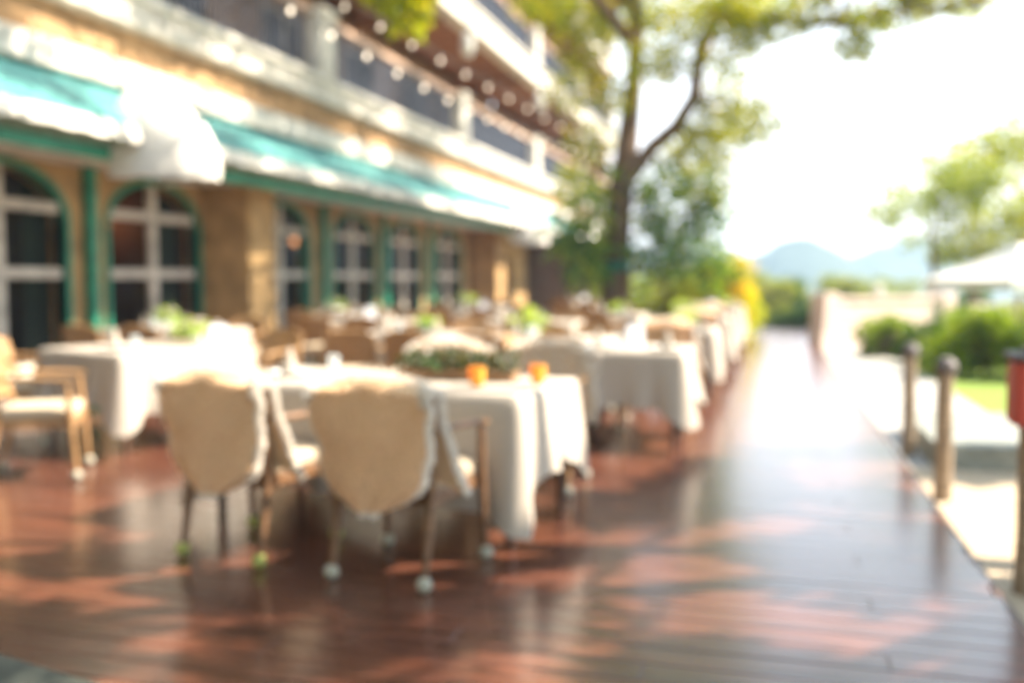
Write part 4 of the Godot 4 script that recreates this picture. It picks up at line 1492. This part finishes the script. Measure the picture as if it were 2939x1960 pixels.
func build_tables() -> void:
	# nearest table, with two sheepskin chairs on each long side
	table(-1.98, 4.74, -7, 1.83, 0.86, "long dark wood table nearest the camera, behind the two sheepskin chairs", "white cloth hanging low on the long table nearest the camera", [0.50, 0.36, 0.4, 0.4], 11, 0.22)
	var first := chair(-2.36, 4.02, -10, "armchair at the near side of the nearest table, left one, yellow balls on its feet")
	for c in chair_0.get_children():
		if String(c.name).begins_with("foot_ball"): c.material_override = M.tennis
	skin(-2.36, 4.02, -10, "tan sheepskin over the left one of the two chairs nearest the camera")
	var second := chair(-1.54, 3.90, -8, "armchair nearest the camera, right one, under a long hanging sheepskin")
	chair_0 = second
	for c in second.get_children():
		if String(c.name).begins_with("foot_ball"): c.material_override = M.felt
	skin(-1.54, 3.90, -8, "tan sheepskin with white fringe over the right one of the two nearest chairs")
	chair(-2.02, 5.58, 183, "armchair facing the camera across the nearest table, left of its pair")
	skin(-2.02, 5.58, 183, "sheepskin over the chair facing the camera across the nearest table, left of its pair")
	chair(-1.38, 5.66, 176, "armchair facing the camera across the nearest table, right of its pair")
	skin(-1.38, 5.66, 176, "sheepskin over the chair facing the camera across the nearest table, right of its pair")
	planter(-1.62, 4.82)
	glass_cup(-1.42, 4.52, "amber candle glass on the nearest table, left of the two")
	glass_cup(-1.15, 4.72, "amber candle glass near the right end of the nearest table")
	napkin(-2.60, 4.75, "folded white napkin at the left end of the nearest table", 0.4)
	plate(-2.60, 4.75, "white plate under the napkin at the left end of the nearest table")
	tumbler(-2.38, 4.86, "water glass near the left end of the nearest table")
	# left table, turned
	table(-4.83, 6.46, -20, 1.10, 1.10, "square table at the left edge, turned at an angle, with a flower bowl", "sunlit white cloth on the turned square table at the left", [0.34, 0.42, 0.34, 0.34], 12, 0.2)
	bouquet(-4.62, 6.85, "bowl of white flowers and green leaves on the turned square table", 71)
	chair(-4.62, 5.12, -58, "sunlit wooden armchair at the left edge, side on, white balls on its feet")
	chair(-5.75, 6.25, -75, "armchair behind the left edge chair at the turned square table")
	chair(-4.35, 7.42, 168, "armchair on the far side of the turned square table, facing the camera")
	napkin(-4.9, 6.2, "folded white napkin on the turned square table", 0.9)
	plate(-4.9, 6.2, "white plate under the napkin on the turned square table")
	tumbler(-4.65, 6.12, "water glass on the turned square table, right of the napkin")
	menu_card(-4.3, 6.7, 0.5, "white menu card beside the flower bowl on the turned square table")
	# the other tables: x, ahead, length, depth, where, left chairs and right chairs
	var rows := [
		[-3.38, 8.75, 1.20, 0.8, "left table behind the nearest one", true, 0.42],
		[-2.00, 8.55, 1.15, 0.8, "right table behind the nearest one", true, 0.40],
		[-1.02, 7.45, 0.82, 0.8, "second table along the walkway", false, 0.40],
		[-0.98, 10.5, 0.85, 0.8, "third table along the walkway", true, 0.36],
		[-0.94, 13.4, 0.85, 0.8, "fourth table along the walkway", true, 0.36],
		[-0.92, 16.2, 0.85, 0.8, "fifth table along the walkway", true, 0.36],
		[-0.92, 19.0, 0.85, 0.8, "last table along the walkway", true, 0.36],
		[-6.25, 8.9, 1.30, 0.8, "table beside the leftmost windows", true, 0.36],
		[-5.05, 11.4, 1.40, 0.8, "mid-terrace table before the first pier", true, 0.36],
		[-3.05, 11.7, 1.40, 0.8, "mid-terrace table before the deck tree", true, 0.36],
		[-6.35, 13.4, 1.20, 0.8, "wall side table just past the pier", true, 0.36],
		[-4.45, 14.5, 1.40, 0.8, "third-row table left of the tree", true, 0.36],
		[-2.35, 14.4, 1.00, 0.8, "small table in front of the trunk", true, 0.36],
		[-5.60, 17.6, 1.40, 0.8, "far table beside the farther windows", true, 0.36],
		[-3.9, 20.3, 1.30, 0.8, "farthest table, behind the tree", true, 0.36]]
	for i in rows.size():
		var r = rows[i]
		table(r[0], r[1], 0, r[2], r[3], "white clothed " + r[4], "white cloth over the " + r[4], [r[6], 0.38, 0.36, 0.36], 20 + i, 0.16)
		if r[5]:
			rng.seed = 900 + i
			var two: bool = r[2] > 1.05
			for s in [-1.0, 1.0]:
				for k in (2 if two else 1):
					var x: float = r[0] + (0.0 if not two else (k - 0.5) * r[2] * 0.5) + rng.randfn() * 0.025
					var a: float = r[1] + s * (r[3] * 0.5 + 0.26 + rng.randf() * 0.12)
					var where := ("far" if s > 0 else "near") + " side" + ("" if not two else (", left" if k == 0 else ", right"))
					chair(x, a, (180.0 if s > 0 else 0.0) + rng.randfn() * 6.0, "wooden armchair, %s, at the %s" % [where, r[4]])
					if i in [3, 4, 5] and s < 0:
						skin(x, a, (180.0 if s > 0 else 0.0), "sheepskin over the near side chair of the " + r[4])
		match i % 3:
			0: bouquet(r[0] + 0.1, r[1], "potted green plant on the " + r[4], 80 + i, false, 0.8)
			1: bouquet(r[0] - 0.15, r[1] + 0.05, "bowl of white flowers on the " + r[4], 80 + i, true)
			2: menu_card(r[0], r[1], 0.3, "white menu card on the " + r[4])
		napkin(r[0] - 0.27, r[1] - 0.15, "folded napkin at the left end of the " + r[4], i * 0.7)
		plate(r[0] - 0.27, r[1] - 0.15, "white plate under the left napkin on the " + r[4])
		plate(r[0] + 0.27, r[1] - 0.18, "white plate under the right napkin on the " + r[4])
		tumbler(r[0] - 0.10, r[1] - 0.22, "water glass between the napkins on the " + r[4])
		napkin(r[0] + 0.27, r[1] - 0.18, "folded napkin at the right end of the " + r[4], i * 1.1)
	chair(-1.74, 7.42, -88, "armchair on the left side of the second table along the walkway")
	chair(-0.98, 8.18, 184, "armchair on the far side of the second table along the walkway")
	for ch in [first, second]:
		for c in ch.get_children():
			if c.material_override == M.wood: c.material_override = M.wood_shaded

func planter(x: float, a: float) -> void:
	var t := thing("planter_tray", "long wooden tray of dark succulents in the middle of the nearest table", "planter", V(x, 0.755, a))
	var st := new_st()
	box(st, Vector3(0, 0.008, 0), Vector3(0.62, 0.014, 0.14))
	for s in [-1.0, 1.0]:
		box(st, Vector3(0, 0.026, s * 0.076), Vector3(0.645, 0.052, 0.012))
		box(st, Vector3(s * 0.316, 0.026, 0), Vector3(0.012, 0.052, 0.138))
	obj("tray", st, M.tray, t)
	box_obj("soil", Vector3(0, 0.028, 0), Vector3(0.615, 0.026, 0.135), M.deck_under, t)
	var cl := []
	rng.seed = 55
	for i in 14:
		cl.append([Vector3(-0.28 + i * 0.043, 0.075 + rng.randf() * 0.03, rng.randfn() * 0.03), 0.055, 34])
	leaves("succulents", cl, Vector2(0.035, 0.075), [Color(.04, .09, .03), Color(.07, .11, .03), Color(.20, .11, .02), Color(.05, .06, .03)], M.leaf_mesh, M.leaf_dark, t, 56)

func string_of_lights(label: String, a: Vector3, b: Vector3, sag: float, n: int, first: float, last: float) -> void:
	var t := thing("string_light", label, "string lights", Vector3.ZERO, 0.0, "strings of bulbs over the tables")
	var at := func(f: float) -> Vector3: return a.lerp(b, f) - Vector3.UP * sag * 4.0 * f * (1.0 - f)
	var st := new_st()
	var pts := []
	for k in 33: pts.append(at.call(k / 32.0))
	tube(st, pts, [0.007], 6)
	obj("cable", st, M.cable, t)
	var bs := new_st()
	lathe(bs, [Vector2(0.0, -0.098), Vector2(0.011, -0.095), Vector2(0.017, -0.083), Vector2(0.017, -0.075), Vector2(0.011, -0.060), Vector2(0.010, -0.05)], 14)
	var bulb := bs.commit()
	var ss := new_st()
	lathe(ss, [Vector2(0.0, -0.052), Vector2(0.017, -0.052), Vector2(0.019, -0.01), Vector2(0.008, 0.004), Vector2(0.0, 0.004)], 10)
	var sock := ss.commit()
	for k in n:
		var p: Vector3 = at.call(lerpf(first, last, float(k) / (n - 1)))
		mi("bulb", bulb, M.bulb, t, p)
		mi("socket", sock, M.cable, t, p)

func build_lights() -> void:
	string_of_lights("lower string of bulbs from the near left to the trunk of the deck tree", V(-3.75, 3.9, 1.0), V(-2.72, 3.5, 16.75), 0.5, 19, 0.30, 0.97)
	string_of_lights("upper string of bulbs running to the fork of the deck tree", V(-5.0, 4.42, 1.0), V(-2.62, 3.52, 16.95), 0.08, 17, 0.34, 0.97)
	for k in 2:
		var t := thing("light_pole", ["slim dark pole carrying the lower string of bulbs", "slim dark pole carrying the upper string of bulbs"][k], "pole", V([-3.75, -5.0][k], 0.0, 0.95))
		var st := new_st()
		tube(st, [Vector3(0, -0.05, 0), Vector3(0, [3.95, 4.47][k], 0)], [0.03, 0.022], 10)
		obj("shaft", st, M.metal, t)
	# white lanterns hung under the balconies
	var lp := [[21.3, 6.85, "white lantern hung under the second floor above the second pillar"], [28.5, 6.85, "white lantern hung under the second floor above the third pillar"], [14.1, 6.85, "white lantern hung under the second floor above the first pillar"], [28.5, 10.2, "white lantern hung under the third floor, half behind leaves"], [35.6, 6.85, "far white lantern hung under the second floor beside the tree"]]
	for q in lp:
		var t := thing("balcony_lantern", q[2], "lantern", V(-6.9, q[1], q[0]), 0.0, "lanterns hung under the balconies")
		var st := new_st()
		lathe(st, [Vector2(0.0, -0.38), Vector2(0.10, -0.36), Vector2(0.16, -0.20), Vector2(0.15, 0.05), Vector2(0.07, 0.17), Vector2(0.0, 0.18)], 18)
		obj("shade", st, M.lantern, t)
		st = new_st()
		tube(st, [Vector3(0, 0.17, 0), Vector3(0, 0.50, 0)], [0.008], 6)
		obj("cord", st, M.cable, t)
	# pendant lamps inside the restaurant
	var pl := [[-9.6, 2.12, 9.9, "glowing orange pendant lamp seen through the leftmost window"], [-9.6, 2.12, 12.0, "glowing orange pendant lamp seen through the window left of the first pier"], [-10.0, 2.1, 18.6, "glowing pendant lamp inside the window right of the first pier"]]
	for q in pl:
		var t := thing("pendant_lamp", q[3], "lamp", V(q[0], q[1], q[2]), 0.0, "pendant lamps inside the restaurant")
		var st := new_st()
		ball(st, Vector3.ZERO, Vector3.ONE * 0.085, 8)
		obj("bulb", st, M.pendant, t)
		st = new_st()
		tube(st, [Vector3(0, 0.08, 0), Vector3(0, 1.04, 0)], [0.006], 5)
		obj("cord", st, M.cable, t)
		var l := OmniLight3D.new()
		l.light_color = Color(1.0, 0.62, 0.35)
		l.light_energy = 0.06
		l.light_size = 0.085
		l.omni_range = 14.0
		l.omni_attenuation = 2.0
		l.shadow_enabled = true
		put(l, "lamp_light", t)

func build_posts() -> void:
	var ps := [[1.13, 8.25, 0.78, "farthest of the three wooden posts along the right edge of the deck"], [1.12, 6.60, 0.80, "middle wooden post along the right edge of the deck, dark capped"], [1.17, 4.72, 1.02, "nearest wooden post at the right edge, with a red box on it"]]
	for k in 3:
		var q = ps[k]
		var t := thing("wooden_post", q[3], "post", V(q[0], -0.15, q[1]), 0.0, "posts along the right edge of the deck")
		var st := new_st()
		rng.seed = 700 + k
		tube(st, [Vector3.ZERO, Vector3(0.004, 0.3, 0), Vector3(-0.004, 0.6, 0.003), Vector3(0, q[2] + 0.08, 0)], [0.058, 0.053, 0.052, 0.050], 14)
		obj("shaft", st, M.post, t)
		st = new_st()
		lathe(st, [Vector2(0.05, q[2] + 0.04), Vector2(0.068, q[2] + 0.04), Vector2(0.07, q[2] + 0.09), Vector2(0.045, q[2] + 0.13), Vector2(0.0, q[2] + 0.145)], 16)
		obj("cap", st, M.post_cap, t)
		if k == 2:
			st = new_st()
			rounded(st, Vector3(0.02, 0.93, 0.02), Vector3(0.24, 0.30, 0.20), 0.03, 4)
			obj("red_box", st, M.red, t)
			st = new_st()
			rounded(st, Vector3(0.02, 1.10, 0.02), Vector3(0.27, 0.03, 0.23), 0.01, 2)
			obj("lid", st, M.post_cap, t)
